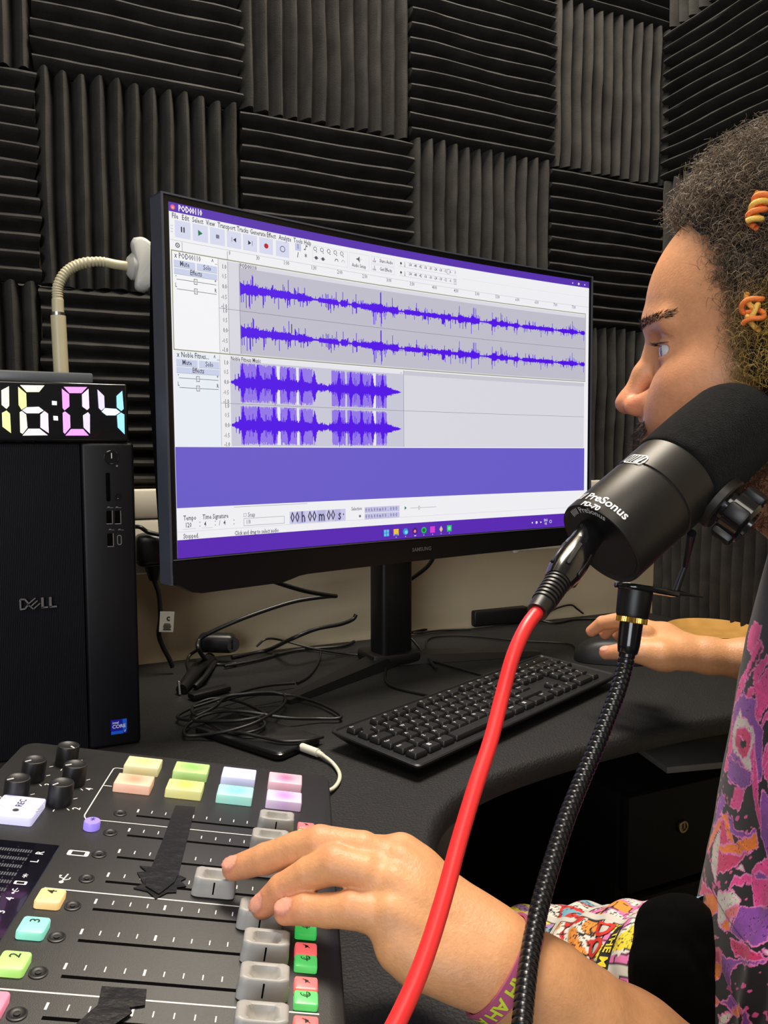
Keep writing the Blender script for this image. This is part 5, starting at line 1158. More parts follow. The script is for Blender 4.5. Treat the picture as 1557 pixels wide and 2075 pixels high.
# ---- left arm and hand on the faders
FN = {}
def finger(name, L, k=.0045):
    P, R = J(L); B.cap(P[0], P[1], R[0], R[1], .005); B.chain(P[1:], R[1:], .0014); FN[name] = (P, R); return P
WL = atd(1025, 1958, .434)
armL = [(1022, 1948, .434, .0185), (1085, 2005, .437, .0235), (1160, 2074, .441, .0315), (1262, 2160, .449, .0390), (1480, 2310, .462, .0430), (1760, 2430, .475, .0400)]
P_, R_a = J(armL); EL = P_[-1]; B.chain(P_, R_a, .012); B.cap(EL, SHL, .040, .052, .03)
B.cap(atd(1012, 1922, .440), atd(1100, 1995, .441), .0175, .024, .012); B.cap(atd(990, 1968, .430), atd(1070, 2025, .434), .0145, .020, .012)
mcp = [(812, 1733, .476, .0112), (812, 1757, .463, .0118), (800, 1800, .450, .0115), (790, 1864, .438, .0108)]
mP, mR = J(mcp); car, cR = J([(985, 1898, .450, .0150), (990, 1925, .444, .0155), (985, 1945, .437, .0150), (980, 1968, .432, .0145)])
for a, ra, b, rb_ in zip(mP, mR, car, cR): B.cap(a, b, ra, rb_, .016)
for i in range(3): B.cap((mP[i]*.8+car[i]*.2), (mP[i+1]*.8+car[i+1]*.2), .0095, .0095, .014)
B.chain(*J([(800, 1925, .432, .0100), (850, 1942, .431, .0125), (925, 1955, .431, .0150), (985, 1965, .431, .0150)]), .012)
B.chain(*J([(860, 1870, .452, .017), (940, 1900, .450, .020)]), .015)
finger('index', [(812, 1733, .476, .0112), (705, 1722, .494, .0100), (640, 1742, .500, .0088), (600, 1768, .500, .0075)], .004)
finger('middle', [(812, 1757, .463, .0112), (735, 1722, .466, .0106), (648, 1710, .472, .0109), (600, 1720, .477, .0098), (538, 1740, .483, .0093), (474, 1760, .489, .0074)], .004)
finger('ring', [(800, 1800, .450, .0115), (740, 1768, .452, .0105), (678, 1752, .456, .0110), (625, 1772, .459, .0098), (572, 1802, .462, .0090), (533, 1836, .465, .0075)], .004)
finger('pinky', [(790, 1864, .438, .0108), (745, 1850, .439, .0100), (712, 1843, .441, .0102), (665, 1845, .444, .0090), (618, 1842, .447, .0085), (580, 1848, .450, .0072)], .004)
finger('thumb', [(905, 1880, .462, .0165), (850, 1860, .480, .0130), (800, 1850, .488, .0105), (765, 1850, .488, .0085)], .008)
# extensor tendons
for a, b in zip(mP, car):
    off = np.array([0, 0, 1.])*.0055-ray(900, 1850)*.004
    B.cap(a+off*1.0, a*.35+b*.65+off*1.55, .0060, .0035, .005)
# nails
NAILS = []
def nail(P, R, up_, r=(.0062, .0048, .0012), sc=1.0):
    t = P[-1]; d = P[-1]-P[-2]; d /= np.linalg.norm(d); n = up_-d*(up_@d); n /= np.linalg.norm(n); s = np.cross(n, d)
    c = t-d*.0010+n*(R[-1]*.93); Rm = np.stack([d, s, n]); NAILS.append((c, Rm, r)); B.ell(c, Rm, (r[0]*sc, r[1]*sc, r[2]*sc), .0008)
nv = -ray(500, 1780); nv /= np.linalg.norm(nv)
for nm in ('middle', 'ring', 'pinky', 'index'):
    nail(*FN[nm], Ud*.85+nv*.75)
# ---- right arm and hand on the mouse
armR = [(1375, 1320, .950, .0185), (1430, 1328, .945, .0205), (1515, 1336, .935, .0235), (1680, 1370, .88, .034)]
P_, R_a = J(armR); ER = P_[-1]; B.chain(P_, R_a, .012); B.cap(ER, SHR, .036, .050, .03)
B.chain(*J([(1385, 1305, .965, .0150), (1345, 1292, .975, .0170), (1310, 1283, .985, .0150)]), .012); B.chain(*J([(1385, 1330, .940, .0150), (1340, 1328, .935, .0160), (1300, 1318, .945, .0145)]), .012)
B.cap(*[atd(1375, 1318, .95), atd(1318, 1300, .965)], .019, .019, .012)
finger('r_index', [(1308, 1283, .955, .0110), (1262, 1256, .965, .0100), (1222, 1262, .985, .0088), (1199, 1279, .998, .0072)])
finger('r_middle', [(1312, 1276, .985, .0115), (1275, 1252, .995, .0100), (1240, 1268, 1.010, .0088), (1226, 1285, 1.020, .0072)])
finger('r_ring', [(1318, 1275, 1.005, .0110), (1285, 1262, 1.020, .0095), (1262, 1275, 1.035, .0085), (1252, 1288, 1.04, .0070)])
finger('r_pinky', [(1330, 1280, 1.02, .0100), (1305, 1272, 1.035, .0085), (1285, 1283, 1.045, .0078), (1275, 1292, 1.05, .0065)])
finger('r_thumb', [(1350, 1335, .940, .0150), (1300, 1325, .940, .0120), (1258, 1320, .950, .0098), (1228, 1323, .962, .0082)], .008)
nail(*FN['r_thumb'], Ud*.6+nv*.9)
# thighs (inside the shorts)
HL, HRt = PEL-Lt*0+Lt*.085-[0, 0, .03], PEL-Lt*.085-[0, 0, .03]
tA = atd(1290, 1850, .72)-[0, 0, .078]; tB = atd(1100, 1850, .82)-[0, 0, .074]; KR = tB+(tB-tA)*.35; HRt = tA-(tB-tA)*.45
KL = atd(925, 2070, .64)-[0, 0, .065]; HL = np.array([.575, .320, .455])
B.cap(HL, KL, .045, .040, .01); B.cap(HRt, KR, .045, .040, .01)
lo = np.array([.02, .02, .44]); hi = np.array([1.02, 1.02, 1.34])
V, Q = B.mesh(.0014, lo, hi)
HB = SDF()
HB.ell(hp(-.018, 0, .052), HR, (.100, .100, .102), .01); HB.ell(hp(.030, .012, .092), HR, (.046, .064, .040), .02); HB.ell(hp(-.03, .06, .01), HR, (.058, .042, .079), .02)
HB.cap(hp(.012, .078, .045), hp(.004, .092, -.02), .024, .028, .01)
HB.ell(hp(.105, 0, .008), HR, (.066, .2, .076), .016, 's')
# skin colour per vertex
def vnoise(P, s, seed=0):
    r = np.random.default_rng(seed); o = np.zeros(len(P))
    for k in range(7):
        d = r.normal(size=3); d /= np.linalg.norm(d); o += np.sin(P@d*s*(1+.37*k)+r.uniform(0, 6))
    return o/7
SK = np.array(srgb(211, 153, 106)); colr = np.tile(SK, (len(V), 1))
q = (V-H0)@HR.T/HS; onhead = (np.linalg.norm(q, axis=1) < .20)
def mixc(mask, c): 
    global colr
    m = np.clip(mask, 0, 1)[:, None]; colr = colr*(1-m)+np.array(srgb(*c))*m
def gs(c, r): return np.exp(-((q[:, 0]-c[0])**2+(np.abs(q[:, 1])-c[1])**2+(q[:, 2]-c[2])**2)/(r*r))*onhead
mixc(.35*onhead, (212, 146, 112))
mixc(gs((.117, .0, -.042), .016)*.42, (198, 108, 88)); mixc(gs((.108, .015, -.043), .011)*.45, (188, 88, 74)); mixc(gs((.09, .025, -.016), .010)*.35, (170, 120, 130)); mixc(gs((.092, .026, .006), .008)*.25, (150, 95, 85))
mixc(gs((.075, .05, -.035), .030)*.22, (214, 130, 105)); mixc(gs((.103, .008, -.072), .009)*.8, (178, 98, 88))
mixc(gs((.1115, .0078, -.0520), .0034)*.8, (60, 25, 20))
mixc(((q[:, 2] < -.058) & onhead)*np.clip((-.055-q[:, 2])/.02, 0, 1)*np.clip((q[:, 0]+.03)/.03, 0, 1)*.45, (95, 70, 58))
zh = .098+.10*np.clip((.065-q[:, 0])/.1, -1, 1)-.11*np.clip(np.abs(q[:, 1])-.055, 0, .1)*4
scalp = onhead*np.clip(((.058-.35*(.08-np.clip(q[:, 2], -.03, .09))-q[:, 0]))/.006, 0, 1)*(q[:, 2] > -.03)
hd_ = np.ones(len(V)); hd_[onhead] = HB.ev(V[onhead]); mixc(np.clip((.007-hd_)/.010, 0, 1)*.75, (58, 42, 34))
for nm, (P, R) in FN.items():
    for j, (rr0, w) in enumerate(((P[-1], .55), (P[-2], .22))):
        d2 = np.linalg.norm(V-rr0, axis=1); mixc(np.exp(-(d2/.012)**2)*w, (216, 128, 104))
    if len(P) > 4: d2 = np.linalg.norm(V-P[2]-np.array([0, 0, .008]), axis=1); mixc(np.exp(-(d2/.009)**2)*.4, (205, 130, 95))
for c, Rm, r in NAILS:
    u3 = (V-c)@Rm.T; e = np.sqrt((u3[:, 0]/r[0])**2+(u3[:, 1]/r[1])**2); mixc(((e < 1.05) & (np.abs(u3[:, 2]) < .004))*.8, (226, 160, 140)); mixc(((e > .98) & (e < 1.25) & (np.abs(u3[:, 2]) < .004))*.4, (180, 110, 85))
colr *= (1+.07*vnoise(V, 90, 1)+.05*vnoise(V, 420, 2))[:, None]
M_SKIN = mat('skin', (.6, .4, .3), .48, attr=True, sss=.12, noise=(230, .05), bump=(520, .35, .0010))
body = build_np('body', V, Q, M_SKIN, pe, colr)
# eyes
for e in EY[:1]+EY[1:]:
    mb = MB(); v, f = lathe([(.0129*math.sin(a), -.0129*math.cos(a)) for a in np.linspace(.02, math.pi-.02, 22)], 28)
    eo = MB().add((v, f), axisM(e, Fd)).build('eyeball', mat('eye_white', (.66, .64, .66), .12, coat=.8, noise=(60, .04)), pe, smooth=2)
    MB().add(lathe([(.0060, .01155), (.0042, .01238), (.0023, .01288), (.0001, .01300)], 28), axisM(e, Fd+Ld*.22-Ud*.08)).build('iris', mat('iris_brown', (.10, .05, .03), .08, coat=1., noise=(500, .3)), eo, smooth=2)
# ---- hair strands helpers
def strands(name, roots, dirs, length, curl, r, col, n=9, turns=2.2, jitter=.4, kind='stuff', parent=pe, grav=0., mat_=None, taper=True):
    rg = np.random.default_rng(hash(name) % 1000 if False else len(name)*7+len(roots)); N_ = len(roots); D = dirs+rg.normal(size=(N_, 3))*jitter; D /= np.linalg.norm(D, axis=1)[:, None]
    a = rg.normal(size=(N_, 3)); X = np.cross(D, a); X /= np.linalg.norm(X, axis=1)[:, None]; Y = np.cross(D, X)
    L_ = length*(.6+.6*rg.random(N_)); tt = np.linspace(0, 1, n); ph = rg.uniform(0, 6.28, N_); tn = turns*(.6+.8*rg.random(N_)); cr = curl*(.5+rg.random(N_))
    ang = ph[:, None]+2*math.pi*tn[:, None]*tt[None]; P = roots[:, None]+D[:, None]*(L_[:, None]*tt[None])[..., None]
    P = P+X[:, None]*(cr[:, None]*np.cos(ang)*np.minimum(tt*4, 1))[..., None]+Y[:, None]*(cr[:, None]*np.sin(ang)*np.minimum(tt*4, 1))[..., None]
    P[..., 2] -= grav*(tt**2)[None]
    Tn = np.gradient(P, axis=1); Tn /= np.linalg.norm(Tn, axis=2)[..., None]+1e-9; S1 = np.cross(Tn, X[:, None]+.3*Y[:, None]); S1 /= np.linalg.norm(S1, axis=2)[..., None]+1e-9; S2 = np.cross(Tn, S1)
    rr = r*((1-.6*tt) if taper else np.ones(n)); ring = []
    for k in range(3):
        c, s = math.cos(k*2.0944), math.sin(k*2.0944); ring.append(P+(S1*c+S2*s)*rr[None, :, None])
    Vv = np.stack(ring, 2).reshape(-1, 3)            # N, n, 3
    b = (np.arange(N_)*n*3)[:, None, None]+(np.arange(n-1)*3)[None, :, None]; k = np.arange(3)[None, None]; k2 = (k+1) % 3
    Qq = np.stack([b+k, b+k2, b+3+k2, b+3+k], -1).reshape(-1, 4)
    cc = col(roots, P, rg) if callable(col) else np.tile(np.array(col), (N_, 1)); cc = np.repeat(cc, n*3, 0)
    return build_np(name, Vv, Qq, mat_ or M_HAIR, parent, cc, kind=kind, flip=False)
M_HAIR = mat('hair_strand', (.05, .04, .03), .5, attr=True, spec=.5, noise=(200, .2))
M_HAIRB = mat('hair_dark_mass', (.010, .008, .007), .9, noise=(120, .4), bump=(260, 1., .006))
# hair volume
hn = lambda P: .0035*vnoise(P, 160, 5)+.002*vnoise(P, 420, 6)
HV, HQ = HB.mesh(.003, H0-.20, H0+.20, extra=hn)
hair = build_np('hair', HV, HQ, M_HAIRB, pe)
# curl roots on that volume, only in front/visible half
rg = np.random.default_rng(11); idx = rg.integers(0, len(HV), 60000); P = HV[idx]; hq = (P-H0)@HR.T/HS
eps = .002; G_ = np.stack([HB.ev(P+np.eye(3)[k]*eps)-HB.ev(P-np.eye(3)[k]*eps) for k in range(3)], 1); G_ /= np.linalg.norm(G_, axis=1)[:, None]+1e-9
okm = (hq[:, 0] > -.06) & (hq[:, 1] > -.09) & (B.ev(P) > -.004) & (hq[:, 0] < np.interp(hq[:, 2], [-.03, .02, .05, .068, .084, .092, .1], [.030, .040, .047, .052, .064, .080, .2])+.004*np.sin(hq[:, 2]*300+hq[:, 1]*170)+.003*rg.normal(size=len(hq))) & (hq[:, 2] > -.035); P = P[okm]; G_ = G_[okm]; hq = hq[okm]
P = P[:8500]; G_ = G_[:8500]; hq = hq[:8500]
def haircol(roots, PP, r):
    h = (roots-H0)@HR.T/HS; t = r.random(len(roots))[:, None]; c1 = np.array(srgb(52, 42, 36)); c2 = np.array(srgb(142, 120, 92)); base = c1*(1-t**1.5)+c2*t**1.5
    bl = np.clip((.030-h[:, 2])/.03, 0, 1)*np.clip((h[:, 1]-.070)/.02, 0, 1)*np.clip((.035-h[:, 0])/.02, 0, 1); b = np.array(srgb(196, 158, 58)); return base*(1-bl[:, None])+b*bl[:, None]*(.6+.6*t)
strands('curls', P-G_*.002, G_*.8+Ud*.15+Fd*.1, .021, .0036, .00024, haircol, n=13, turns=2.3, jitter=.45, parent=hair)
# hairline fringe and thin side curls over the temple
def scatter(cond, n_, seed):
    r = np.random.default_rng(seed); h = q; m = np.where(onhead & cond(h))[0]; s = r.choice(m, min(n_, len(m))); Pp = V[s]; Gg = np.stack([B.ev(Pp+np.eye(3)[k]*eps)-B.ev(Pp-np.eye(3)[k]*eps) for k in range(3)], 1); return Pp, Gg/np.linalg.norm(Gg, axis=1)[:, None]
def sideband(h):
    xb = np.interp(h[:, 2], [-.05, -.03, -.005, .02, .045, .065, .085, .1], [.012, .020, .030, .045, .050, .048, .060, .068]); j = .004*np.sin(h[:, 2]*400)+.004*np.sin(h[:, 1]*300+h[:, 2]*170)
    return (h[:, 0] < xb+j) & (h[:, 0] > -.03) & (h[:, 1] > .0) & (h[:, 2] > -.045)
Pp, Gg = scatter(sideband, 3800, 3); strands('side_curls', Pp, Gg*.35+Ud*-.1+Fd*.15, .014, .0024, .00018, haircol, n=12, turns=1.9, jitter=.5, parent=hair)
Pp, Gg = scatter(lambda h: (h[:, 2] > .088-.45*np.clip(np.abs(h[:, 1])-.030, 0, .04)) & (h[:, 0] < .080) & (h[:, 0] > .02), 3000, 4); strands('front_curls', Pp, Gg*.8+Ud*.5+Fd*.25, .022, .0034, .00022, haircol, n=12, turns=2.0, jitter=.45, parent=hair)
DKH = np.array(srgb(38, 28, 24))
def brow(h): zc_ = np.interp(h[:, 0], [.055, .075, .095, .108], [.0150, .0195, .0185, .0185]); return (np.abs(h[:, 2]-zc_) < np.interp(h[:, 0], [.055, .075, .11], [.0008, .0024, .0038])) & (h[:, 0] > .058) & (np.abs(h[:, 1]) > .006) & (np.abs(h[:, 1]) < .052)
Pp, Gg = scatter(brow, 2400, 5); tt_ = Ld*np.sign((Pp-H0)@Ld)[:, None]-Fd*.8; tt_ -= Gg*np.sum(tt_*Gg, 1)[:, None]; tt_ /= np.linalg.norm(tt_, axis=1)[:, None]; strands('eyebrows', Pp, tt_+Gg*.22+Ud*.18, .0060, .0003, .00022, DKH, n=5, turns=.4, jitter=.15)
Pp, Gg = scatter(lambda h: (h[:, 2] < -.0555) & (h[:, 2] > -.066) & (h[:, 0] > .085) & (np.abs(h[:, 1]) < .030), 650, 6); strands('moustache', Pp, Gg*.5-Ud*.8+Ld*np.sign((Pp-H0)@Ld)[:, None]*.35, .0095, .0008, .00018, DKH*1.3, n=6, turns=.8, jitter=.25)
Pp, Gg = scatter(lambda h: (h[:, 2] < -.070-.25*np.clip(h[:, 0]-.06, -.1, 0)*0) & (h[:, 2] > -.135) & (h[:, 0] > -.02) & (h[:, 1] > -.03) & (h[:, 1] < .09), 3800, 7); strands('beard', Pp, Gg*.5-Ud*.5+Fd*.1, .010, .0016, .00017, np.array(srgb(66, 40, 30)), n=8, turns=1.4, jitter=.45)
# eyelashes
la = [EY[0]+Fd*math.sqrt(max(.0150**2-t*t-.0046**2, 1e-6))+Ud*.0046+Ld*t for t in np.linspace(-.008, .0138, 46)]; strands('eyelashes', np.array(la), np.tile(Fd*.9+Ud*.10+Ld*.25, (46, 1)), .0062, .0001, .00018, DKH, n=5, turns=.2, jitter=.12)
# ear-side blond lock and two twisted hair ties
lk0 = atd(1530, 655, .60)
M_TIE = mat('orange_yarn', (.6, .3, .1), .7, attr=True, bump=(900, .6, .001))
def tie(px, d, nm, spots, r, turns, amp):
    C0 = cat([atd(x, y, d) for x, y in spots], 10); n_ = 90; u_ = np.linspace(0, len(C0)-1, n_); base_ = np.stack([np.interp(u_, np.arange(len(C0)), C0[:, k]) for k in range(3)], 1)
    tg = np.gradient(base_, axis=0); tg /= np.linalg.norm(tg, axis=1)[:, None]; x_ = np.cross(tg, vr); x_ /= np.linalg.norm(x_, axis=1)[:, None]; y_ = np.cross(tg, x_); a_ = np.linspace(0, turns*2*math.pi, n_)
    hb = None
    t_ = thing(nm, None, None, spots and atd(*spots[0], d)) if False else None
    mbs = []
    for s_ in (0, math.pi):
        pth = base_+(x_*np.cos(a_+s_)[:, None]+y_*np.sin(a_+s_)[:, None])*amp; v, f = tube(pth, r, 8)
        Qq = np.array([q_ for q_ in f if len(q_) == 4]); c = np.array(srgb(245, 130, 60)) if s_ == 0 else np.array(srgb(245, 196, 90)); mbs.append((v, Qq, np.tile(c, (len(v), 1))))
    v = np.vstack([m[0] for m in mbs]); Qq = np.vstack([mbs[0][1], mbs[1][1]+len(mbs[0][0])]); return build_np('hair_tie', v, Qq, M_TIE, pe, np.vstack([m[2] for m in mbs]), flip=False, label=nm)
tie(None, .505, 'orange and yellow twisted tie high in the hair', [(1549, 395), (1541, 410), (1534, 432), (1524, 455)], .0020, 1.9, .0042)
tie(None, .503, 'orange and yellow twisted tie at the temple', [(1530, 600), (1520, 622), (1532, 640), (1522, 662)], .0017, 1.5, .0050)
# ---- t-shirt (loft, dense where the print shows)
M_SHIRT = mat('tshirt_print', (.02, .02, .02), .85, attr=True, noise=(500, .10), bump=(1500, .4, .0004), sheen=.1)
cont = [(1590, 1020), (1560, 1110), (1538, 1190), (1512, 1290), (1496, 1380), (1480, 1480), (1462, 1570), (1444, 1680), (1420, 1790), (1402, 1880), (1393, 1950), (1397, 2000), (1418, 2050), (1440, 2085), (1470, 2140), (1490, 2250)]
cu = np.array([[(atd(x, y, .633)-CAM)@rt+.020, atd(x, y, .633)[2]] for x, y in cont])[::-1]
fh = np.array([math.sin(YAW), math.cos(YAW), 0]); AZ, BZ = .112, .165
ext = math.sqrt((AZ*(Ft@rt))**2+(BZ*(Lt@rt))**2)
Zs = np.linspace(cu[0, 1], cu[-1, 1]+.0, 640); lat = np.interp(Zs, cu[:, 1], cu[:, 0])
k_ = np.ones(9)/9; lat = np.convolve(np.pad(lat, 4, 'edge'), k_, 'valid')
# angle (from Ft) of the silhouette point
phs_ = math.atan2(BZ*(Lt@(-rt)), AZ*(Ft@(-rt)))
TH = np.concatenate([np.linspace(-.55, -.2, 20), np.linspace(-.19, 1.25, 380), np.linspace(1.28, 2*math.pi-.58, 60)])+phs_
A_, Zg = np.meshgrid(TH, Zs); Lg_ = np.repeat(lat[:, None], len(TH), 1)
rel = (A_-phs_)
fold = .0035*np.sin(Zg*55+rel*3.0)*np.exp(-((rel-.5)/.7)**2)+.0045*np.exp(-((rel-.30-.25*(Zg-.85))/.05)**2)*(Zg < .93)-.0035*np.exp(-((rel-.39-.25*(Zg-.85))/.05)**2)*(Zg < .93)+.0018*np.sin(Zg*140+rel*9)*np.exp(-((rel-.6)/.6)**2)
sc_ = 1+.0*Zg; top = np.clip((Zg-.93)/.09, 0, 1); sc_ = 1-.50*top**2
for it_ in range(6):
    Cc = CAM[None, None]+rt*(Lg_[..., None]+ext)+fh*.62; X_ = Cc+Ft*((AZ*sc_+fold)*np.cos(A_))[..., None]+Lt*((BZ*sc_+fold)*np.sin(A_))[..., None]; X_[..., 2] = Zg
    if it_ == 5: break
    rel_ = X_-CAM; dp_ = rel_@fw; PX = 778.5+F_PX*(rel_@rt)/dp_; PY = 1037.5-F_PX*(rel_@up)/dp_; mi = PX.argmin(1); ri = np.arange(len(mi)); tx = np.interp(PY[ri, mi], [c_[1] for c_ in cont], [c_[0] for c_ in cont]); Lg_ = Lg_+((tx-PX[ri, mi])*dp_[ri, mi]/F_PX)[:, None]
X_ = Cc+Ft*((AZ*sc_+fold)*np.cos(A_))[..., None]+Lt*((BZ*sc_+fold)*np.sin(A_))[..., None]; X_[..., 2] = Zg
nr_, nc_ = X_.shape[:2]; VV = X_.reshape(-1, 3); i_, j_ = np.meshgrid(np.arange(nr_-1), np.arange(nc_), indexing='ij'); j2 = (j_+1) % nc_
QQ = np.stack([i_*nc_+j_, i_*nc_+j2, (i_+1)*nc_+j2, (i_+1)*nc_+j_], -1).reshape(-1, 4)
# print drawn in the flat coordinates of the shirt front (metres: across, height)
rel_ = X_-CAM; dp_ = rel_@fw; PX = 778.5+F_PX*(rel_@rt)/dp_; PY = 1037.5-F_PX*(rel_@up)/dp_; am_ = PX[:, :400].argmin(1); mk = (np.arange(PX.shape[1])[None] >= am_[:, None]) & (rel < 1.25); mk[np.arange(len(mk)) % 4 > 0] = False; mk[:, 1::3] = False; GP = np.stack([PX[mk], PY[mk]], 1); GU = np.stack([(rel*.14)[mk], Zg[mk]], 1)
uu = (rel*.14).ravel(); vz = VV[:, 2].copy(); front_ = (np.tile(rel[0], nr_) < 1.4)
uu = uu+.0022*vnoise(VV, 260, 21)+.0010*vnoise(VV, 800, 22); vz = vz+.0022*vnoise(VV, 240, 23)+.0010*vnoise(VV, 760, 24)
def inpoly(P, x, y):
    P = np.array(P); c = np.zeros(len(x), bool); j = len(P)-1
    for i in range(len(P)):
        xi, yi, xj, yj = *P[i], *P[j]; cnd = ((yi > y) != (yj > y)); c ^= cnd & (x < (xj-xi)*(y-yi)/((yj-yi) if yj != yi else 1e-9)+xi); j = i
    return c
def segd(P, x, y):
    d = np.full(len(x), 9.); P = list(P)+[P[0]]
    for a, b in zip(P[:-1], P[1:]):
        a = np.array(a); b = np.array(b); ab = b-a; t = np.clip(((x-a[0])*ab[0]+(y-a[1])*ab[1])/(ab@ab+1e-12), 0, 1); d = np.minimum(d, np.hypot(x-a[0]-t*ab[0], y-a[1]-t*ab[1]))
    return d
col = np.tile(np.array(srgb(26, 25, 28)), (len(VV), 1))
def uvp(L, o, s): 
    r = []
    for x, y in L:
        k = np.argmin((GP[:, 0]-(o[0]+x/s))**2+(GP[:, 1]-(o[1]+y/s))**2); e = (o[0]+x/s)-GP[k, 0]; r.append((GU[k, 0]+(e*.0006 if e < -3 else 0), GU[k, 1]))
    return r
ZA = ((1380, 1250), 6.695); ZB = ((1100, 1240), 2.486); ZC = ((1380, 1650), 4.882)
PK_, PR_, OR_, WH_, BK_, RD_ = (236, 74, 150), (142, 76, 170), (246, 132, 40), (214, 208, 198), (14, 12, 16), (214, 58, 110)
ART = [(ZA, PK_, [(990, 70), (1110, 120), (1060, 300), (970, 500), (895, 430), (930, 200)]), (ZA, PK_, [(1105, 270), (1140, 420), (1050, 560), (930, 830), (830, 1060), (740, 1180), (690, 1300), (790, 900), (920, 690), (1000, 420)]), (ZA, BK_, [(1080, 420), (1100, 440), (960, 700), (890, 820), (940, 690)]),
 (ZA, PK_, [(1160, 540), (1200, 600), (1040, 830), (1000, 1040), (960, 1100), (880, 1090), (890, 1000), (960, 930), (1010, 720)]), (ZA, PK_, [(1200, 660), (1200, 1150), (1070, 1430), (1030, 1330), (1040, 1180), (1020, 950), (1100, 800)]), (ZA, PK_, [(1200, 1230), (1200, 1370), (1090, 1530), (1070, 1470)]), (ZA, PK_, [(1200, 1700), (1200, 1960), (1150, 2075), (1090, 2075), (1120, 1850)]),
 (ZA, PR_, [(900, 720), (880, 1000), (880, 1100), (1030, 1120), (1010, 1330), (1060, 1430), (1140, 1540), (1110, 1700), (1100, 2200), (900, 2300), (640, 2250), (690, 1800), (730, 1200), (850, 1050)]),
 (ZA, PK_, [(720, 1300), (690, 1780), (640, 2090), (580, 2075), (640, 1700), (700, 1350)]), (ZA, WH_, [(800, 1250), (830, 1350), (890, 1400), (980, 1480), (1000, 1600), (970, 1900), (960, 2120), (900, 2150), (830, 1980), (700, 1780), (700, 1600), (740, 1400)]),
 (ZA, RD_, [(810, 1470), (880, 1490), (950, 1600), (960, 1760), (900, 1890), (850, 1925), (770, 1820), (730, 1690), (750, 1560)]),
 (ZA, BK_, [(800, 1640), (850, 1640), (880, 1700), (870, 1770), (840, 1790), (800, 1750), (790, 1690)]), (ZA, WH_, [(800, 1615), (850, 1640), (850, 1680), (820, 1660)]),
 (ZA, PK_, [(970, 1750), (1010, 1700), (1010, 2000), (990, 2200), (960, 2200), (965, 1900)]),
 (ZB, PR_, [(940, 720), (1060, 800), (1050, 870), (1000, 900), (930, 830)]), (ZB, PK_, [(975, 880), (1020, 895), (980, 1010), (945, 975)]), (ZB, PK_, [(1060, 680), (1090, 800), (1130, 1150), (1095, 1080), (1065, 900)]), (ZB, PR_, [(1110, 900), (1150, 960), (1150, 1300), (1100, 1130)]), (ZB, PK_, [(1136, 740), (1150, 740), (1150, 900), (1112, 800)]), (ZB, PR_, [(905, 900), (920, 960), (880, 1060), (858, 1090), (885, 960)]),
 (ZC, OR_, [(400, 0), (460, 0), (530, 270), (470, 290), (430, 100)]), (ZC, RD_, [(390, 60), (430, 50), (490, 300), (390, 300)]), (ZC, WH_, [(380, 140), (385, 250), (360, 640), (335, 680), (305, 500), (315, 330)]), (ZC, OR_, [(395, 30), (380, 140), (310, 300), (255, 400), (290, 230)]),
 (ZC, PR_, [(460, 0), (500, 20), (530, 140), (640, 190), (740, 160), (750, 205), (600, 245), (490, 180)]), (ZC, OR_, [(390, 320), (530, 280), (755, 200), (765, 320), (640, 380), (480, 400), (380, 360)]), (ZC, RD_, [(380, 370), (600, 400), (700, 360), (540, 500), (400, 580), (360, 600)]), (ZC, WH_, [(590, 500), (620, 500), (630, 575), (545, 550)]),
 (ZC, WH_, [(365, 770), (520, 750), (600, 870), (480, 1140), (390, 1140), (365, 1000)]), (ZC, (226, 120, 120), [(450, 960), (600, 880), (570, 970), (470, 1060)]), (ZC, OR_, [(400, 1090), (470, 1040), (480, 1130), (410, 1140)]),
 (ZC, RD_, [(205, 640), (350, 790), (250, 900), (175, 930)]), (ZC, OR_, [(245, 780), (360, 800), (370, 950), (270, 1060), (300, 1180), (380, 1210), (250, 1290), (85, 1210), (125, 1060), (240, 890)]), (ZC, BK_, [(220, 810), (255, 830), (200, 920), (175, 915)]),
 (ZC, PR_, [(600, 910), (880, 930), (880, 1250), (740, 1290), (600, 1240), (480, 1160), (570, 960)]), (ZC, PK_, [(700, 620), (760, 480), (880, 420), (880, 920), (740, 910)]), (ZC, PR_, [(720, 590), (780, 550), (870, 620), (870, 650), (740, 640)]), (ZC, PK_, [(540, 620), (700, 590), (690, 690), (560, 700), (480, 740)]),
 (ZC, RD_, [(490, 1240), (600, 1260), (760, 1340), (860, 1420), (700, 1450), (520, 1400)]), (ZC, WH_, [(800, 1350), (870, 1330), (880, 1380), (840, 1390)]), (ZC, PR_, [(400, 1390), (530, 1430), (860, 1430), (830, 1480), (560, 1490), (490, 1600), (480, 1720), (420, 1560)]),
 (ZC, OR_, [(100, 1290), (250, 1290), (380, 1330), (410, 1570), (340, 1650), (260, 1560), (290, 1420), (150, 1380)]), (ZC, RD_, [(290, 1330), (380, 1360), (380, 1480), (300, 1430)]), (ZC, WH_, [(60, 1500), (150, 1560), (110, 1640)]), (ZC, RD_, [(130, 1580), (260, 1650), (300, 1730), (200, 1830), (100, 1680)]),
 (ZC, OR_, [(230, 1760), (320, 1750), (395, 1850), (290, 2000), (205, 1850)]), (ZC, PR_, [(410, 1860), (520, 1800), (560, 1870), (490, 1940)]), (ZC, OR_, [(500, 1950), (580, 1870), (620, 1950), (560, 2020)]), (ZC, PR_, [(620, 1930), (690, 1980), (720, 2100), (600, 2100)]), (ZC, WH_, [(380, 1990), (430, 1940), (510, 1970), (400, 2100), (370, 2100)])]
sel = np.where(front_)[0]; xu, yv = uu[sel], vz[sel]; cs = col[sel]
n1 = vnoise(VV[sel], 420, 31); n2 = vnoise(VV[sel]*np.array([1, 1, .45]), 900, 32)
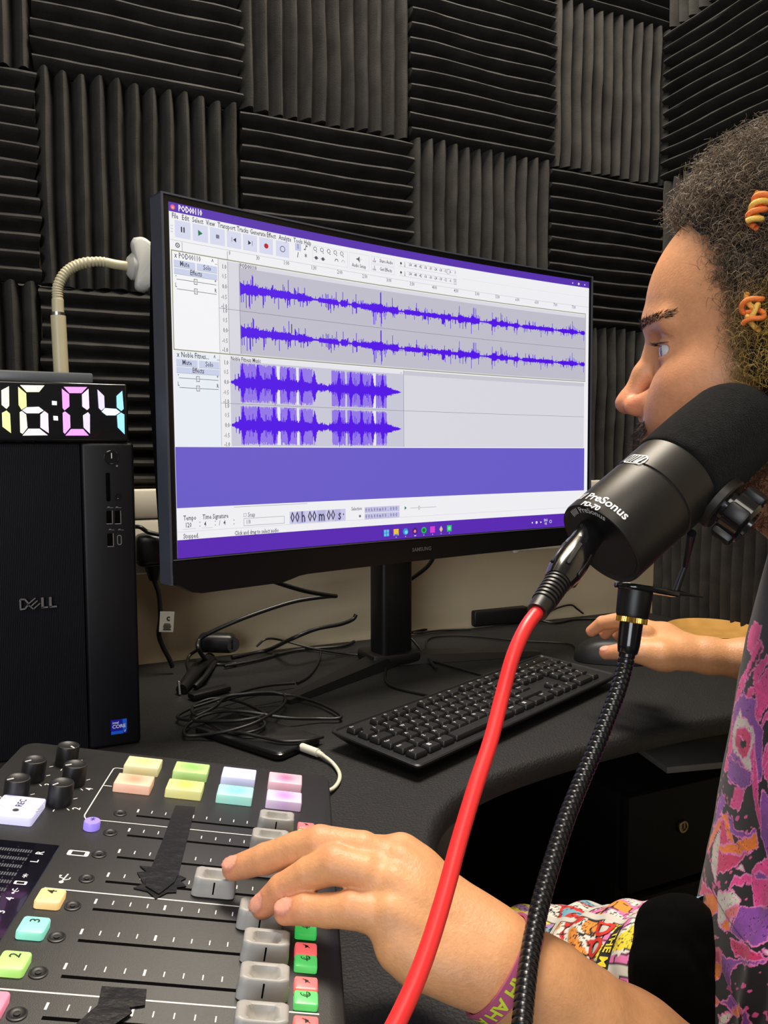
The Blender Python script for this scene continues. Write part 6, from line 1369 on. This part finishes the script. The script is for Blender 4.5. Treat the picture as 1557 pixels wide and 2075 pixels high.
for (o_, s_), c, L in ART:
    Pq = uvp(L, o_, s_); m = inpoly(Pq, xu, yv); c = np.array(srgb(*c))
    cs[m] = c*(1+.18*n1[m])[:, None]
    if c.sum() > .1:
        e = (segd(Pq, xu, yv) < .00055); cs[e] = np.array(srgb(236, 130, 190))
ink = (np.abs(n2) < .035) & (yv < .905) & (n1 > .12); cs[ink] = np.array(srgb(14, 12, 16))
speckm = (n1 > .40) & (yv < .80); cs[speckm & (cs.sum(1) < .05)] = np.array(srgb(226, 90, 160))
col[sel] = cs
shirt = build_np('tshirt', VV, QQ, M_SHIRT, pe, col, flip=False)
SS = SDF(); SS.cap(SHL, SHL*.55+EL*.45, .066, .064, .02); SS.cap(SHR, SHR*.6+ER*.4, .058, .056, .02); SS.cap(SHL+[.04, .03, .01], SHR+[.02, .02, .01], .035, .035, .03); SS.cap(NB-[-.02, -.02, .04], NB+Ud*.004, .058, .058, .02)
SV, SQ = SS.mesh(.004, np.array([.2, 0, .6]), np.array([1.0, .8, 1.1]), extra=lambda P: .002*vnoise(P, 90, 9))
build_np('tshirt_sleeves', SV, SQ, mat('tshirt_black', (.010, .010, .012), .85, noise=(400, .1), bump=(1500, .4, .0004)), pe)
# ---- comic-print shorts
M_SHORT = mat('comic_print_cotton', (.5, .5, .5), .85, attr=True, bump=(1500, .3, .0004)); M_PBLK = mat('print_black', (.012, .012, .014), .8, noise=(200, .2)); M_PYEL = mat('print_yellow', srgb(238, 214, 50), .8, noise=(200, .1)); M_PRED = mat('print_red', srgb(205, 50, 40), .8, noise=(200, .1))
def leg_loft(a, b, ra, rb, seed, nm):
    a = np.array(a); b = np.array(b); d = b-a; Ln = np.linalg.norm(d); d /= Ln; x = np.cross(Ud, d); x /= np.linalg.norm(x); y = np.cross(d, x)   # y ~ up
    nl, na = 520, 300; t = np.linspace(-.18, 1.0, nl); an = np.linspace(-.25*math.pi, 1.25*math.pi, 250); an = np.r_[an, np.linspace(1.27*math.pi, 1.73*math.pi, 20)]
    Tt, An = np.meshgrid(t, an, indexing='ij'); rad_ = ra+(rb-ra)*Tt+.003*np.sin(Tt*19+An*3+seed)+.0018*np.sin(Tt*47-An*5)
    Pg = a+d*(Tt*Ln)[..., None]+x*(rad_*np.cos(An))[..., None]+y*(rad_*.92*np.sin(An))[..., None]
    U_ = Tt*Ln; S_ = An*ra; U_f, S_f = U_.ravel(), S_.ravel(); rgp = np.random.default_rng(seed); cc = np.tile(np.array(srgb(206, 202, 192)), (U_f.size, 1))
    pal = [(238, 214, 60), (206, 52, 44), (222, 120, 176), (168, 130, 190), (228, 224, 214), (228, 224, 214), (120, 170, 190), (238, 150, 60)]
    gx, gy = .072, .055; wob = .0015*np.sin(S_f*160)+.001*np.sin(U_f*210)
    ci = np.floor(U_f/gx+.5*(np.floor(S_f/gy) % 2)).astype(int); cj = np.floor(S_f/gy).astype(int); fu = (U_f/gx+.5*(cj % 2)) % 1; fv = (S_f/gy) % 1; inb = (fu > .06) & (fu < .94) & (fv > .07) & (fv < .93); 
    Pf = Pg.reshape(-1, 3); a1 = vnoise(np.c_[U_f, S_f, ci*3.1+cj*1.7], 110, seed); a2 = vnoise(np.c_[U_f, S_f, ci*2.1], 230, seed+1); a3 = vnoise(np.c_[U_f, S_f, cj*1.1], 600, seed+2)
    h = (np.abs(ci*7+cj*13)) % len(pal); palA = np.array([srgb(*p) for p in pal]); cc[inb] = palA[h[inb]]
    m = inb & (a1 > .12); cc[m] = palA[(h[m]+3) % len(pal)]; m = inb & (a1 < -.16); cc[m] = palA[(h[m]+5) % len(pal)]; m = inb & (np.abs(a2) < .045); cc[m] = np.array(srgb(30, 26, 30)); m = inb & (np.abs(a3) < .05) & (a1 > 0); cc[m] = np.array(srgb(60, 52, 56))
    edge_ = inb & ((fu < .08) | (fu > .92) | (fv < .095) | (fv > .905)); cc[edge_] = np.array(srgb(30, 26, 30))
    n0, n1_ = Pg.shape[:2]; i_, j_ = np.meshgrid(np.arange(n0-1), np.arange(n1_), indexing='ij'); j2 = (j_+1) % n1_
    Qg = np.stack([i_*n1_+j_, (i_+1)*n1_+j_, (i_+1)*n1_+j2, i_*n1_+j2], -1).reshape(-1, 4); o = build_np(nm, Pf, Qg, M_SHORT, pe, cc, flip=True)
    def surf(u, s, off=.0006):
        t = u/Ln; An = s/ra; rad_ = ra+(rb-ra)*t+.003*np.sin(t*19+An*3+seed)+.0018*np.sin(t*47-An*5)+off
        return a+d*u[:, None]+x*(rad_*np.cos(An))[:, None]+y*(rad_*.92*np.sin(An))[:, None]
    return o, surf, (a, d, x, y, Ln)
sR, surfR, frR = leg_loft(HRt, KR, .084, .072, 5, 'shorts_leg'); sL, surfL, frL = leg_loft(HL, KL, .080, .068, 9, 'shorts_leg')
def plate(surf, u0, s0, u1, s1, m, par, nm, off=.0006):
    U2, S2 = np.meshgrid(np.linspace(u0, u1, 14), np.linspace(s0, s1, 10), indexing='ij'); P = surf(U2.ravel(), S2.ravel(), off); f = [(i*10+j, (i+1)*10+j, (i+1)*10+j+1, i*10+j+1) for i in range(13) for j in range(9)]
    return MB().add((P, f)).build(nm, m, par, smooth=0)
def hit(fr, ra_, px, py):                # leg coordinates of a picture point
    a, d, x, y, Ln = fr; q_ = ray(px, py); best = None
    for dep_ in np.linspace(.4, 1.1, 1400):
        P = CAM+q_*dep_; w = P-a; u = w@d; X1, Y1 = w@x, w@y/.92
        if 0 < u < Ln and math.hypot(X1, Y1) < ra_(u/Ln): return u, (math.atan2(Y1, X1) % (2*math.pi))
    return None
hR = hit(frR, lambda t: .084-.012*t, 1225, 1935)
if hR:
    u0, s0 = hR[0], hR[1]*.084
    plate(surfR, u0-.010, s0-.026, u0+.004, s0+.034, M_PBLK, sR, 'title_block')
    def legtext(s, uu0, ss0, size, m, par, nm, off=.0012, sg=1):
        v, f = text2d(s, size, 'CENTER', 3, .03); P = surfR(uu0-v[:, 1]*1.0, ss0-v[:, 0]*1.0, off); return MB().add((P, f)).build(nm, m, par, smooth=0)
    legtext('THE MIG', u0-.003, s0, .0125, M_PYEL, sR, 'title_text'); legtext('DOCT', u0+.017, s0, .026, M_PRED, sR, 'title_text')
# ---- wristband with lettering
M_BAND = mat('pink_silicone', srgb(176, 84, 124), .5, noise=(60, .06)); M_LET = mat('lime_letters', srgb(205, 220, 60), .5, noise=(60, .05))
wc_ = atd(1052, 1990, .437); wd_ = P_[0]*0+(atd(1160, 2074, .441)-atd(1025, 1958, .434)); wd_ /= np.linalg.norm(wd_); wc_ = atd(1024, 1962, .4360)
wd_ = wd_+nv*.26; wd_ /= np.linalg.norm(wd_); wu = nv-wd_*(nv@wd_); wu /= np.linalg.norm(wu); wv = np.cross(wd_, wu); RA, RB2, BW = .0268, .0312, .0105
def bandp(a, z, off=0.):
    a = np.asarray(a); C_ = wc_+np.outer(np.broadcast_to(z, a.shape), wd_); R_ = np.cos(a)[:, None]*wu+np.sin(a)[:, None]*wv; r_ = np.full(len(a), .02)
    for _ in range(14): r_ = r_-B.ev(C_+R_*r_[:, None])*.9
    return C_+R_*(r_+.0012+off)[:, None]
aa = np.linspace(0, 2*math.pi, 72, endpoint=False); Vb = np.vstack([bandp(aa, z, o) for z, o in ((-BW/2, -.0006), (-BW/2, .0012), (BW/2, .0012), (BW/2, -.0006))]); n = 72
wb_ = thing('silicone_wristband', 'pink silicone wristband with lime lettering around the left wrist', 'wristband', wc_)
MB().add((Vb, [(j*n+i, j*n+(i+1) % n, ((j+1) % 4)*n+(i+1) % n, ((j+1) % 4)*n+i) for j in range(4) for i in range(n)])).build('band', M_BAND, wb_, smooth=.6)
v, f = text2d('HA HA HA HA HA HA HA HA HA', .0100, 'CENTER', 2, .03)
sgn = -1
A = v[:, 0]*sgn/.028+.2; MB().add((bandp(A, -v[:, 1]*sgn, .0015), f)).build('lettering', M_LET, wb_, smooth=0)

# lower black hem of the shirt bunched on the lap
HM = SDF(); HM.cap(atd(1345, 1884, .650), atd(1356, 1990, .645), .0235, .026, .02); HM.cap(atd(1356, 1990, .645), atd(1410, 2160, .635), .026, .032, .02); HM.cap(atd(1395, 1872, .655), atd(1415, 2140, .645), .022, .030, .02); HM.cap(atd(1345, 1960, .632), atd(1362, 2120, .625), .021, .026, .02); HM.cap(atd(1395, 1858, .65), atd(1400, 1900, .65), .010, .02, .01); HM.cap(atd(1400, 1915, .70), atd(1440, 2120, .69), .034, .04, .02)
MV, MQ = HM.mesh(.003, np.array([.2, .1, .45]), np.array([.9, .9, .9]), extra=lambda P: .0018*vnoise(P*np.array([1, 1, .3]), 150, 12))
build_np('tshirt_hem', MV, MQ, mat('hem_black', (.0015, .0014, .0012), 1.0, spec=.1, noise=(300, .2), bump=(1200, .4, .0004)), pe)
